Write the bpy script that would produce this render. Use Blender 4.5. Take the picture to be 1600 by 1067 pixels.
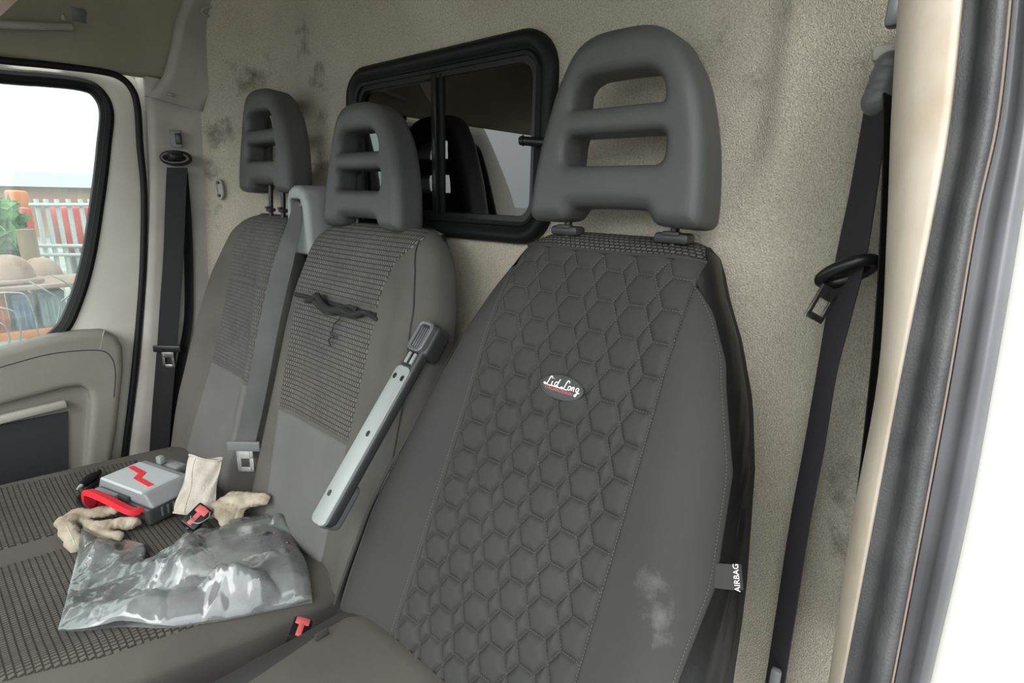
import bpy, bmesh, math, random
import numpy as np
from mathutils import Vector, Matrix
random.seed(4); rng = np.random.default_rng(7)
scene = bpy.context.scene
COL = scene.collection
for o in list(bpy.data.objects): bpy.data.objects.remove(o)

# ------------------------------------------------------------------ camera
CAM = np.array([.94, 0.0, 1.05]); F = 858.77
RIGHT = np.array([.74240017, .66954546, .02347054])
UP = np.array([-.18789899, .17446214, .96656967])
FWD = np.array([-.64306762, .72199158, -.25532764])
cd = bpy.data.cameras.new('camera'); cam = bpy.data.objects.new('camera', cd); COL.objects.link(cam)
cd.sensor_width = 36; cd.lens = F / 1600 * 36; cd.clip_start = .02; cd.clip_end = 300
cam.matrix_world = Matrix([[RIGHT[i], UP[i], -FWD[i], CAM[i]] for i in range(3)] + [[0, 0, 0, 1]])
scene.camera = cam

# ------------------------------------------------------------------ world: overcast sky (brighter towards the zenith)
w = bpy.data.worlds.new('overcast_sky'); scene.world = w; w.use_nodes = True
nt = w.node_tree; nt.nodes.clear()
tc = nt.nodes.new('ShaderNodeTexCoord'); sep = nt.nodes.new('ShaderNodeSeparateXYZ')
ramp = nt.nodes.new('ShaderNodeValToRGB'); bg = nt.nodes.new('ShaderNodeBackground'); wo = nt.nodes.new('ShaderNodeOutputWorld')
nt.links.new(tc.outputs['Generated'], sep.inputs[0]); nt.links.new(sep.outputs['Z'], ramp.inputs[0])
ramp.color_ramp.elements[0].position = 0; ramp.color_ramp.elements[0].color = (.37, .40, .40, 1)
ramp.color_ramp.elements[1].position = 1; ramp.color_ramp.elements[1].color = (.96, 1.0, 1.0, 1)
nt.links.new(ramp.outputs[0], bg.inputs[0]); bg.inputs[1].default_value = 2.5
nt.links.new(bg.outputs[0], wo.inputs[0])
# the brightest part of the cloud cover, ahead of the van and to the driver's side
sd = bpy.data.lights.new('soft_sun', 'SUN'); sd.energy = 2.0; sd.angle = math.radians(60); sd.color = (1, .985, .96)
so = bpy.data.objects.new('soft_sun', sd); COL.objects.link(so)
so.rotation_euler = Vector((-.40, 1.0, -.85)).to_track_quat('-Z', 'Y').to_euler()

vs = scene.view_settings
vs.view_transform = 'Standard'; vs.look = 'None'; vs.gamma = 1; vs.use_curve_mapping = False; vs.exposure = .98

# ------------------------------------------------------------------ helpers
ORG = {}
def sv(u, v, X=None, Y=None, Z=None):
    """survey: where the sight line of a measured mark meets a known plane of the cab"""
    d = FWD + RIGHT * (u - 800) / F - UP * (v - 533.5) / F
    t = (X - CAM[0]) / d[0] if X is not None else (Y - CAM[1]) / d[1] if Y is not None else (Z - CAM[2]) / d[2]
    return CAM + t * d
def setp(o, label=None, cat=None, group=None, kind=None):
    if label: o['label'] = label
    if cat: o['category'] = cat
    if group: o['group'] = group
    if kind: o['kind'] = kind
    return o
def thing(name, loc, label, cat, group=None, kind=None):
    o = bpy.data.objects.new(name, None); COL.objects.link(o); o.location = loc; o.empty_display_size = .05
    ORG[o.name] = np.array(loc, float); return setp(o, label, cat, group, kind)
def link(name, me, parent=None, loc=None, label=None, cat=None, group=None, kind=None):
    o = bpy.data.objects.new(name, me); COL.objects.link(o)
    if parent is not None:
        o.parent = parent; ORG[o.name] = ORG[parent.name]
    else:
        ORG[o.name] = np.array(loc if loc is not None else (0, 0, 0), float); o.location = ORG[o.name]
    return setp(o, label, cat, group, kind)
def mesh(name, V, Fc, mat, parent=None, smooth=True, uv=None, sharp=None, **k):
    V = np.asarray(V, float)
    if parent is None and 'loc' not in k:
        k['loc'] = np.array([V[:, 0].mean(), V[:, 1].mean(), V[:, 2].min()])
    org = ORG[parent.name] if parent is not None else np.array(k['loc'], float)
    me = bpy.data.meshes.new(name); me.from_pydata([tuple(x) for x in V - org], [], [tuple(int(i) for i in f) for f in Fc])
    if uv is not None:
        ul = me.uv_layers.new(name='UVMap'); vi = np.empty(len(me.loops), int); me.loops.foreach_get('vertex_index', vi)
        ul.data.foreach_set('uv', np.asarray(uv, np.float32)[vi].ravel())
    me.materials.append(M[mat]); me.update()
    if smooth:
        me.polygons.foreach_set('use_smooth', [True] * len(me.polygons))
        if sharp: me.set_sharp_from_angle(angle=math.radians(sharp))
    return link(name, me, parent, **k)
class MB:
    """collects pieces of ONE object"""
    def __init__(s): s.V = []; s.F = []
    def add(s, V, Fc):
        n = len(s.V); s.V += [tuple(v) for v in V]; s.F += [tuple(i + n for i in f) for f in Fc]; return s
    def box(s, c, size, R=None, bev=0):
        V, Fc = box_vf(c, size, R, bev); return s.add(V, Fc)
    def tube(s, pts, r, n=8, closed=False):
        V, Fc = tube_vf(pts, r, n, closed); return s.add(V, Fc)
    def build(s, name, mat, parent=None, smooth=True, sharp=40, **k):
        return mesh(name, s.V, s.F, mat, parent, smooth, None, sharp, **k)
def frame(ex, ey=None, ez=None):
    return np.array([ex, ey, ez], float)
def box_vf(c, size, R=None, bev=0):
    bm = bmesh.new(); bmesh.ops.create_cube(bm, size=1)
    for v in bm.verts: v.co = Vector((v.co.x * size[0], v.co.y * size[1], v.co.z * size[2]))
    if bev: bmesh.ops.bevel(bm, geom=bm.edges[:], offset=bev, segments=2, profile=.5, affect='EDGES', clamp_overlap=True)
    V = np.array([v.co[:] for v in bm.verts]); bm.verts.index_update()
    Fc = [[v.index for v in f.verts] for f in bm.faces]; bm.free()
    if R is not None: V = V @ np.asarray(R)      # rows of R = local axes in world
    return V + np.array(c), Fc
def tube_vf(pts, r, n=8, closed=False):
    P = np.array(pts, float); m = len(P); rr = np.broadcast_to(np.array(r, float), (m,))
    T = np.gradient(P, axis=0)
    if closed: T = np.roll(P, -1, 0) - np.roll(P, 1, 0)
    T /= np.linalg.norm(T, axis=1)[:, None] + 1e-12
    a = np.array([0, 0, 1.]) if abs(T[0][2]) < .9 else np.array([1., 0, 0])
    N = np.cross(T[0], a); N /= np.linalg.norm(N); V = []
    for i in range(m):
        N = N - T[i] * (N @ T[i]); N /= np.linalg.norm(N) + 1e-12; B = np.cross(T[i], N)
        for k in range(n):
            t = 2 * math.pi * k / n; V.append(P[i] + rr[i] * (math.cos(t) * N + math.sin(t) * B))
    Fc = []
    for i in range(m if closed else m - 1):
        j = (i + 1) % m
        for k in range(n):
            l = (k + 1) % n; Fc.append((i * n + k, i * n + l, j * n + l, j * n + k))
    if not closed: Fc += [tuple(range(n - 1, -1, -1)), tuple((m - 1) * n + k for k in range(n))]
    return V, Fc
def cr(pts, n=8, closed=False):
    """Catmull-Rom through points"""
    P = np.array(pts, float); m = len(P); out = []
    for i in range(m if closed else m - 1):
        g = lambda k: P[k % m] if closed else P[min(max(k, 0), m - 1)]
        a, b, c, d = g(i - 1), g(i), g(i + 1), g(i + 2)
        for t in np.linspace(0, 1, n, endpoint=False):
            out.append(.5 * (2 * b + (c - a) * t + (2 * a - 5 * b + 4 * c - d) * t * t + (3 * b - a - 3 * c + d) * t ** 3))
    if not closed: out.append(P[-1])
    return np.array(out)
def grid(name, us, vs_, fn, mat, parent=None, uvf=None, thick=None, **k):
    """fn(U,V arrays)->(...,3); optional thickness vector/number makes a closed slab"""
    U, Vv = np.meshgrid(us, vs_, indexing='ij'); P = fn(U, Vv); nu, nv = U.shape
    ids = np.arange(nu * nv).reshape(nu, nv)
    Fc = np.stack([ids[:-1, :-1], ids[1:, :-1], ids[1:, 1:], ids[:-1, 1:]], -1).reshape(-1, 4).tolist()
    V = P.reshape(-1, 3); uv = np.stack(uvf(U, Vv) if uvf else (U, Vv), -1).reshape(-1, 2)
    if thick is not None:
        th = np.array(thick, float); n = len(V); V = np.vstack([V, V + th]); uv = np.vstack([uv, uv])
        Fc = Fc + [[i + n for i in f[::-1]] for f in Fc]
        ring = list(ids[:, 0]) + list(ids[-1, 1:]) + list(ids[-2::-1, -1]) + list(ids[0, -2:0:-1])
        for a, b in zip(ring, ring[1:] + ring[:1]): Fc.append([b, a, a + n, b + n])
    return mesh(name, V, Fc, mat, parent, True, uv, 50 if thick is not None else None, **k)
def strap(name, C, W, thick, mat, parent=None, **k):
    """webbing: centre line C, half-width vectors W, thickness"""
    C = np.array(C, float); W = np.array(W, float)
    if W.ndim == 1: W = np.repeat(W[None], len(C), 0)
    T = np.gradient(C, axis=0); N = np.cross(T, W); N /= np.linalg.norm(N, axis=1)[:, None]
    N = N * thick / 2; V = []; uv = []; L = np.concatenate([[0], np.cumsum(np.linalg.norm(np.diff(C, axis=0), axis=1))])
    cols = [-1, -.92, 0, .92, 1]; m = len(C)
    for i in range(m):
        for s_ in (1, -1):
            for c_ in (cols if s_ == 1 else cols[::-1]):
                V.append(C[i] + W[i] * c_ + N[i] * s_ * (1 if abs(c_) < 1 else .5)); uv.append((c_ * np.linalg.norm(W[i]), L[i]))
    q = 10; Fc = []
    for i in range(m - 1):
        for k_ in range(q): Fc.append((i * q + k_, i * q + (k_ + 1) % q, (i + 1) * q + (k_ + 1) % q, (i + 1) * q + k_))
    Fc += [tuple(range(q - 1, -1, -1)), tuple((m - 1) * q + k_ for k_ in range(q))]
    return mesh(name, V, Fc, mat, parent, True, uv, 50, **k)
def sdf_vf(f, lo, hi, h):
    """surface nets over a distance field f(x,y,z)"""
    ax = [np.arange(lo[i], hi[i] + h, h) for i in range(3)]
    X, Y, Z = np.meshgrid(*ax, indexing='ij'); D = f(X, Y, Z); S = D < 0
    nx, ny, nz = (s - 1 for s in D.shape)
    cnt = np.zeros((nx, ny, nz)); acc = np.zeros((nx, ny, nz, 3))
    G = np.stack([X, Y, Z], -1)
    corners = [(a, b, c) for a in (0, 1) for b in (0, 1) for c in (0, 1)]
    sl = lambda o: (slice(o[0], o[0] + nx), slice(o[1], o[1] + ny), slice(o[2], o[2] + nz))
    for a in corners:
        for d in range(3):
            if a[d]: continue
            b = list(a); b[d] = 1; b = tuple(b)
            da, db = D[sl(a)], D[sl(b)]; m = (da < 0) != (db < 0)
            t = np.where(m, da / np.where(m, da - db, 1), 0)[..., None]
            acc += np.where(m[..., None], G[sl(a)] * (1 - t) + G[sl(b)] * t, 0); cnt += m
    act = cnt > 0; idx = -np.ones(act.shape, int); idx[act] = np.arange(act.sum())
    V = acc[act] / cnt[act][:, None]; Fs = []
    for d in range(3):
        e = [slice(None)] * 3; e2 = [slice(None)] * 3; e[d] = slice(0, -1); e2[d] = slice(1, None)
        s0, s1 = S[tuple(e)], S[tuple(e2)]; m = s0 != s1
        o1, o2 = [(1, 2), (2, 0), (0, 1)][d]
        I = np.argwhere(m); I = I[(I[:, o1] > 0) & (I[:, o2] > 0) & (I[:, o1] < D.shape[o1] - 1) & (I[:, o2] < D.shape[o2] - 1)]
        if not len(I): continue
        def g(a, b):
            J = I.copy(); J[:, o1] -= a; J[:, o2] -= b; return idx[J[:, 0], J[:, 1], J[:, 2]]
        q = np.stack([g(1, 1), g(0, 1), g(0, 0), g(1, 0)], 1)
        fl = ~s0[I[:, 0], I[:, 1], I[:, 2]]; q[fl] = q[fl][:, ::-1]; Fs.append(q)
    return V, np.vstack(Fs)
def sd_poly(P):
    P = np.array(P, float)
    def f(x, y):
        d = np.full(x.shape, 1e9); ins = np.zeros(x.shape, bool)
        for i in range(len(P)):
            a, b = P[i], P[i - 1]; e = b - a; wx, wy = x - a[0], y - a[1]
            t = np.clip((wx * e[0] + wy * e[1]) / (e @ e), 0, 1); d = np.minimum(d, (wx - e[0] * t) ** 2 + (wy - e[1] * t) ** 2)
            c = (a[1] <= y) != (b[1] <= y); xi = a[0] + (y - a[1]) / (e[1] if abs(e[1]) > 1e-12 else 1e-12) * e[0]
            ins ^= c & (x < xi)
        return np.where(ins, -1, 1) * np.sqrt(d)
    return f
def sd_ext(d2, w_, h, r):
    q1, q2 = d2 + r, np.abs(w_) - h + r
    return np.minimum(np.maximum(q1, q2), 0) + np.hypot(np.maximum(q1, 0), np.maximum(q2, 0)) - r
def smin(a, b, k):
    h = np.clip(.5 + .5 * (b - a) / k, 0, 1); return b * (1 - h) + a * h - k * h * (1 - h)
def smax(a, b, k): return -smin(-a, -b, k)
def sd_cap(x, y, z, a, b, ra, rb, fl=1.0):
    a = np.array(a, float); b = np.array(b, float); e = b - a
    t = np.clip(((x - a[0]) * e[0] + (y - a[1]) * e[1] + (z - a[2]) * e[2]) / (e @ e), 0, 1)
    return np.sqrt((x - a[0] - e[0] * t) ** 2 + (y - a[1] - e[1] * t) ** 2 + ((z - a[2] - e[2] * t) / fl) ** 2) - (ra + (rb - ra) * t)
def rounded_rect(x0, x1, y0, y1, r, n=6):
    out = []
    for cx, cy, a0 in ((x1 - r, y1 - r, 0), (x0 + r, y1 - r, 90), (x0 + r, y0 + r, 180), (x1 - r, y0 + r, 270)):
        for i in range(n + 1):
            a = math.radians(a0 + 90 * i / n); out.append((cx + r * math.cos(a), cy + r * math.sin(a)))
    return np.array(out)
def ring_sweep(P3, prof, inward, normal):
    """sweep profile [(inward offset, normal offset)] round a closed 3D outline; inward = per-point unit vectors"""
    n = len(P3); m = len(prof); V = []; Fc = []
    for i in range(n):
        for a, b in prof: V.append(P3[i] + inward[i] * a + np.array(normal) * b)
    for i in range(n):
        j = (i + 1) % n
        for k in range(m):
            l = (k + 1) % m; Fc.append((i * m + k, i * m + l, j * m + l, j * m + k))
    return V, Fc
def text_mesh(name, body, size, mat, parent, o, ex, ey, extrude=.0003, shear=0, spacing=1):
    cu = bpy.data.curves.new(name, 'FONT'); cu.body = body; cu.size = size; cu.align_x = 'CENTER'; cu.align_y = 'CENTER'
    cu.extrude = extrude; cu.shear = shear; cu.space_character = spacing; cu.resolution_u = 3
    t = bpy.data.objects.new(name + '_tmp', cu); COL.objects.link(t)
    dg = bpy.context.evaluated_depsgraph_get(); me = bpy.data.meshes.new_from_object(t.evaluated_get(dg))
    bpy.data.objects.remove(t); ex = np.array(ex, float); ey = np.array(ey, float); ez = np.cross(ex, ey)
    V = [np.array(o) + ex * v.co.x + ey * v.co.y + ez * v.co.z for v in me.vertices]; Fc = [list(p.vertices) for p in me.polygons]
    bpy.data.meshes.remove(me)
    return mesh(name, V, Fc, mat, parent, False)

# ------------------------------------------------------------------ materials
M = {}
def mat(name, col, rough=.6, metal=0, col2=None, nscale=8, ndetail=4, lo=.35, hi=.65, bump=0, bscale=200, bdist=.001, sheen=0, spec=.5, coat=0):
    m = bpy.data.materials.new(name); m.use_nodes = True; n = m.node_tree; b = n.nodes['Principled BSDF']
    b.inputs['Base Color'].default_value = (*col, 1); b.inputs['Roughness'].default_value = rough; b.inputs['Metallic'].default_value = metal
    b.inputs['Specular IOR Level'].default_value = spec
    if sheen: b.inputs['Sheen Weight'].default_value = sheen; b.inputs['Sheen Roughness'].default_value = .5
    if coat: b.inputs['Coat Weight'].default_value = coat
    t = n.nodes.new('ShaderNodeTexCoord')
    if col2:
        no = n.nodes.new('ShaderNodeTexNoise'); no.inputs['Scale'].default_value = nscale; no.inputs['Detail'].default_value = ndetail
        r = n.nodes.new('ShaderNodeValToRGB'); r.color_ramp.elements[0].position = lo; r.color_ramp.elements[1].position = hi
        r.color_ramp.elements[0].color = (*col, 1); r.color_ramp.elements[1].color = (*col2, 1)
        n.links.new(t.outputs['Object'], no.inputs[0]); n.links.new(no.outputs['Fac'], r.inputs[0]); n.links.new(r.outputs[0], b.inputs['Base Color'])
        m['_col'] = r.name
    if bump:
        no = n.nodes.new('ShaderNodeTexNoise'); no.inputs['Scale'].default_value = bscale; no.inputs['Detail'].default_value = 3
        bu = n.nodes.new('ShaderNodeBump'); bu.inputs['Strength'].default_value = bump; bu.inputs['Distance'].default_value = bdist
        n.links.new(t.outputs['Object'], no.inputs[0]); n.links.new(no.outputs['Fac'], bu.inputs['Height']); n.links.new(bu.outputs[0], b.inputs['Normal'])
    M[name] = m; return m
def weave(name, light, dark, bw, rh, mortar, rot=0, strength=.6):
    m = bpy.data.materials.new(name); m.use_nodes = True; n = m.node_tree; b = n.nodes['Principled BSDF']
    t = n.nodes.new('ShaderNodeTexCoord'); mp = n.nodes.new('ShaderNodeMapping'); mp.inputs['Rotation'].default_value[2] = rot
    br = n.nodes.new('ShaderNodeTexBrick'); br.inputs['Scale'].default_value = 1; br.inputs['Brick Width'].default_value = bw
    br.inputs['Row Height'].default_value = rh; br.inputs['Mortar Size'].default_value = mortar; br.inputs['Mortar Smooth'].default_value = .6
    br.inputs['Color1'].default_value = (*light, 1); br.inputs['Color2'].default_value = (*[c * .8 for c in light], 1); br.inputs['Mortar'].default_value = (*dark, 1)
    no = n.nodes.new('ShaderNodeTexNoise'); no.inputs['Scale'].default_value = 9; no.inputs['Detail'].default_value = 4
    mx = n.nodes.new('ShaderNodeMixRGB'); mx.blend_type = 'MULTIPLY'; mx.inputs[0].default_value = .5
    n.links.new(t.outputs['UV'], mp.inputs[0]); n.links.new(mp.outputs[0], br.inputs[0]); n.links.new(t.outputs['Object'], no.inputs[0])
    n.links.new(br.outputs['Color'], mx.inputs[1]); n.links.new(no.outputs['Fac'], mx.inputs[2]); n.links.new(mx.outputs[0], b.inputs['Base Color'])
    bu = n.nodes.new('ShaderNodeBump'); bu.inputs['Strength'].default_value = strength; bu.inputs['Distance'].default_value = .002; bu.invert = True
    n.links.new(br.outputs['Fac'], bu.inputs['Height']); n.links.new(bu.outputs[0], b.inputs['Normal'])
    b.inputs['Roughness'].default_value = .85; b.inputs['Specular IOR Level'].default_value = .25
    M[name] = m
def thin_glass(name, tint, rough=.02, ior=1.5, haze=0, hazecol=(.8, .8, .8)):
    m = bpy.data.materials.new(name); m.use_nodes = True; n = m.node_tree; n.nodes.clear()
    o = n.nodes.new('ShaderNodeOutputMaterial'); tr = n.nodes.new('ShaderNodeBsdfTransparent'); gl = n.nodes.new('ShaderNodeBsdfGlossy')
    fr = n.nodes.new('ShaderNodeFresnel'); fr.inputs[0].default_value = ior; mx = n.nodes.new('ShaderNodeMixShader')
    tr.inputs[0].default_value = (*tint, 1); gl.inputs['Roughness'].default_value = rough; gl.inputs[0].default_value = (1, 1, 1, 1)
    src = tr.outputs[0]
    if haze:
        df = n.nodes.new('ShaderNodeBsdfTranslucent'); df.inputs[0].default_value = (*hazecol, 1); m2 = n.nodes.new('ShaderNodeMixShader')
        tcn = n.nodes.new('ShaderNodeTexCoord'); no = n.nodes.new('ShaderNodeTexNoise'); no.inputs['Scale'].default_value = 14; no.inputs['Detail'].default_value = 6
        mm = n.nodes.new('ShaderNodeMath'); mm.operation = 'MULTIPLY'; mm.inputs[1].default_value = haze * 2
        n.links.new(tcn.outputs['Object'], no.inputs[0]); n.links.new(no.outputs['Fac'], mm.inputs[0]); n.links.new(mm.outputs[0], m2.inputs[0])
        n.links.new(tr.outputs[0], m2.inputs[1]); n.links.new(df.outputs[0], m2.inputs[2]); src = m2.outputs[0]
    n.links.new(fr.outputs[0], mx.inputs[0]); n.links.new(src, mx.inputs[1]); n.links.new(gl.outputs[0], mx.inputs[2]); n.links.new(mx.outputs[0], o.inputs[0])
    M[name] = m
def dirty(name, spots, stain, width):
    """add stains with a place and shape of their own to a noise-coloured material (object coordinates = world here)"""
    m = M[name]; n = m.node_tree; b = n.nodes['Principled BSDF']; src = b.inputs['Base Color'].links[0].from_socket
    t = n.nodes.new('ShaderNodeTexCoord'); no = n.nodes.new('ShaderNodeTexNoise'); no.inputs['Scale'].default_value = 16; no.inputs['Detail'].default_value = 6; no.inputs['Roughness'].default_value = .7
    n.links.new(t.outputs['Object'], no.inputs[0]); tot = None
    for p, r, s in spots:
        d = n.nodes.new('ShaderNodeVectorMath'); d.operation = 'DISTANCE'; d.inputs[1].default_value = p; n.links.new(t.outputs['Object'], d.inputs[0])
        mr = n.nodes.new('ShaderNodeMapRange'); mr.inputs[1].default_value = r; mr.inputs[2].default_value = 0; mr.inputs[3].default_value = 0; mr.inputs[4].default_value = s
        n.links.new(d.outputs['Value'], mr.inputs[0])
        if tot is None: tot = mr.outputs[0]
        else:
            a = n.nodes.new('ShaderNodeMath'); a.operation = 'MAXIMUM'; n.links.new(tot, a.inputs[0]); n.links.new(mr.outputs[0], a.inputs[1]); tot = a.outputs[0]
    a = n.nodes.new('ShaderNodeMath'); a.operation = 'ADD'; n.links.new(tot, a.inputs[0]); n.links.new(no.outputs['Fac'], a.inputs[1])
    mr = n.nodes.new('ShaderNodeMapRange'); mr.inputs[1].default_value = .68; mr.inputs[2].default_value = .68 + width; n.links.new(a.outputs[0], mr.inputs[0])
    mx = n.nodes.new('ShaderNodeMixRGB'); n.links.new(mr.outputs[0], mx.inputs[0]); n.links.new(src, mx.inputs[1]); mx.inputs[2].default_value = (*stain, 1)
    n.links.new(mx.outputs[0], b.inputs['Base Color'])

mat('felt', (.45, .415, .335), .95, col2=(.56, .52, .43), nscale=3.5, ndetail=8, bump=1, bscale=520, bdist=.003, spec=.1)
def grain(name, sc, lo_, hi_, dk):
    m = M[name]; n = m.node_tree; b = n.nodes['Principled BSDF']; src = b.inputs['Base Color'].links[0].from_socket
    t = n.nodes.new('ShaderNodeTexCoord'); no = n.nodes.new('ShaderNodeTexNoise'); no.inputs['Scale'].default_value = sc; no.inputs['Detail'].default_value = 3
    mr = n.nodes.new('ShaderNodeMapRange'); mr.inputs[1].default_value = lo_; mr.inputs[2].default_value = hi_; mr.inputs[3].default_value = dk; mr.inputs[4].default_value = 1.12
    mx = n.nodes.new('ShaderNodeMixRGB'); mx.blend_type = 'MULTIPLY'; mx.inputs[0].default_value = 1
    n.links.new(t.outputs['Object'], no.inputs[0]); n.links.new(no.outputs['Fac'], mr.inputs[0]); n.links.new(src, mx.inputs[1]); n.links.new(mr.outputs[0], mx.inputs[2]); n.links.new(mx.outputs[0], b.inputs['Base Color'])
grain('felt', 380, .35, .65, .82)
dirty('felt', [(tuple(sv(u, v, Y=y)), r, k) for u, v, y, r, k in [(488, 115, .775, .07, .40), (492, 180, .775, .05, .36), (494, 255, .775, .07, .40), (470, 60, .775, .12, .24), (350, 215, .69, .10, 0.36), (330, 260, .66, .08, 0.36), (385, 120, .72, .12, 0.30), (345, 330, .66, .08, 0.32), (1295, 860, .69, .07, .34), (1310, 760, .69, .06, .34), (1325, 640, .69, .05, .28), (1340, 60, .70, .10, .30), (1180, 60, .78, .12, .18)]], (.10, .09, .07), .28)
mat('headliner', (.24, .225, .165), .95, col2=(.31, .29, .22), nscale=3, ndetail=6, bump=.5, bscale=700, spec=.1)
mat('pillar_trim', (.30, .285, .26), .6, col2=(.40, .385, .35), nscale=6, ndetail=7, bump=.2, bscale=400, spec=.3)
mat('cream_trim', (.50, .41, .31), .5, col2=(.62, .54, .445), nscale=12, ndetail=8, lo=.3, hi=.55, bump=.3, bscale=120, bdist=.001)
mat('white_paint', (.80, .80, .75), .25, col2=(.74, .73, .66), nscale=3, coat=.3)
mat('door_paint', (.72, .71, .63), .35, col2=(.60, .58, .50), nscale=3)
mat('rubber', (.008, .0085, .009), .5, spec=.22)
mat('seal_rubber', (.040, .040, .043), .55, col2=(.068, .067, .068), nscale=25, ndetail=6, bump=.5, bscale=500, bdist=.0008)
mat('seal_gloss', (.075, .076, .085), .32, col2=(.11, .112, .125), nscale=10)
mat('seam_dirt', (.24, .19, .16), .8)
mat('black_plastic', (.011, .011, .012), .35, spec=.4)
mat('headrest_skin', (.066, .068, .069), .5, col2=(.082, .083, .082), nscale=5, bump=.25, bscale=900, bdist=.0006, spec=.4)
mat('seat_cloth', (.092, .088, .080), .85, col2=(.115, .110, .099), nscale=6, bump=.5, bscale=1200, bdist=.0008, spec=.2)
mat('seat_cloth_pale', (.130, .130, .126), .85, col2=(.152, .150, .144), nscale=6, bump=.5, bscale=1200, bdist=.0008, spec=.2)
mat('cushion_cloth', (.092, .085, .076), .85, col2=(.122, .113, .10), nscale=5, ndetail=6, bump=.5, bscale=1200, bdist=.0008, spec=.2)
weave('weave', (.22, .21, .19), (.06, .058, .053), .0062, .0098, .0016)
weave('weave_outer', (.185, .18, .168), (.095, .093, .087), .0062, .0098, .0016)
weave('weave_cushion', (.175, .16, .138), (.048, .045, .04), .0066, .0095, .0016)
weave('weave_top', (.15, .145, .138), (.025, .025, .024), .0085, .0058, .0014)
mat('cover_quilt', (.040, .0395, .039), .8, col2=(.047, .0465, .0455), nscale=5, bump=.35, bscale=1500, bdist=.0006, spec=.2)
mat('cover_wing', (.040, .0395, .039), .8, col2=(.047, .0465, .0455), nscale=5, bump=.35, bscale=1500, bdist=.0006, spec=.25)
dirty('cover_wing', [((.196, .12, .192), .03, .3), ((.224, .11, .165), .03, .36), ((.184, .11, .163), .016, .32), ((.232, .105, .150), .028, .34), ((.205, .115, .17), .02, .3)], (.13, .125, .12), .35)
mat('cover_satin', (.007, .007, .0075), .42, spec=.3, bump=.3, bscale=40, bdist=.004)
mat('thread', (.13, .13, .127), .7)
mat('thread_dark', (.03, .03, .03), .8)
mat('belt_black', (.010, .010, .011), .6, spec=.2, bump=.4, bscale=900)
mat('belt_grey', (.055, .057, .058), .5, spec=.4, col2=(.085, .085, .085), nscale=9, bump=.4, bscale=900)
mat('silver_plastic', (.27, .295, .29), .4, spec=.5)
mat('grey_plastic', (.12, .125, .13), .42)
mat('guide_plastic', (.035, .035, .037), .45)
mat('tongue_grey', (.17, .18, .18), .4)
mat('belt_charcoal', (.030, .028, .032), .6, spec=.25, bump=.5, bscale=900)
mat('chrome', (.85, .85, .84), .35, .6)
mat('steel', (.42, .42, .42), .35, 1)
mat('red_button', (.62, .12, .12), .4)
mat('red_plastic', (.72, .03, .045), .4)
mat('door_card', (.255, .245, .21), .6, col2=(.315, .30, .255), nscale=4, bump=.3, bscale=500)
mat('door_dark', (.035, .038, .042), .55)
mat('door_pale', (.47, .45, .40), .5)
mat('glove', (.42, .38, .32), .95, col2=(.58, .545, .485), nscale=14, ndetail=6, bump=.8, bscale=260, bdist=.002, spec=.1)
mat('glove_tan', (.33, .275, .20), .9, col2=(.50, .445, .35), nscale=18, ndetail=6, bump=.7, bscale=180, bdist=.002, spec=.1)
mat('inverter_body', (.05, .05, .052), .45)
mat('inverter_shell', (.24, .255, .26), .42)
mat('inverter_plate', (.46, .49, .50), .38)
mat('dot_glove', (.035, .03, .045), .8)
mat('dot_pink', (.75, .09, .28), .5)
mat('badge_black', (.03, .03, .03), .3)
mat('badge_white', (.85, .85, .82), .5)
mat('badge_red', (.55, .12, .16), .5)
mat('rag', (.02, .02, .02), .9)
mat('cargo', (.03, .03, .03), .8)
mat('asphalt', (.16, .15, .14), .9, col2=(.26, .25, .23), nscale=2, ndetail=8)
mat('brick_red', (.30, .15, .11), .9, col2=(.36, .22, .17), nscale=1.5, ndetail=6)
mat('roof_blue', (.25, .32, .36), .6)
mat('machine_red', (.40, .03, .03), .5)
mat('machine_orange', (.45, .12, .02), .5)
mat('crate_orange', (.35, .08, .035), .6)
mat('crate_blue', (.06, .11, .20), .6)
mat('crate_grey', (.16, .20, .22), .6)
mat('galvanised', (.42, .42, .42), .5)
mat('hood_dust', (.17, .085, .065), .8, col2=(.26, .16, .13), nscale=3)
mat('leaf', (.06, .17, .04), .8)
mat('bark', (.18, .11, .07), .9)
mat('tine', (.20, .20, .21), .4, .6)
thin_glass('side_glass', (.80, .87, .845), haze=.07, hazecol=(.80, .86, .83))
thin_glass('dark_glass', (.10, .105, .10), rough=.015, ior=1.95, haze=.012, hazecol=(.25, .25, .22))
thin_glass('water', (.82, .86, .85), rough=.0, ior=1.33)

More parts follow.
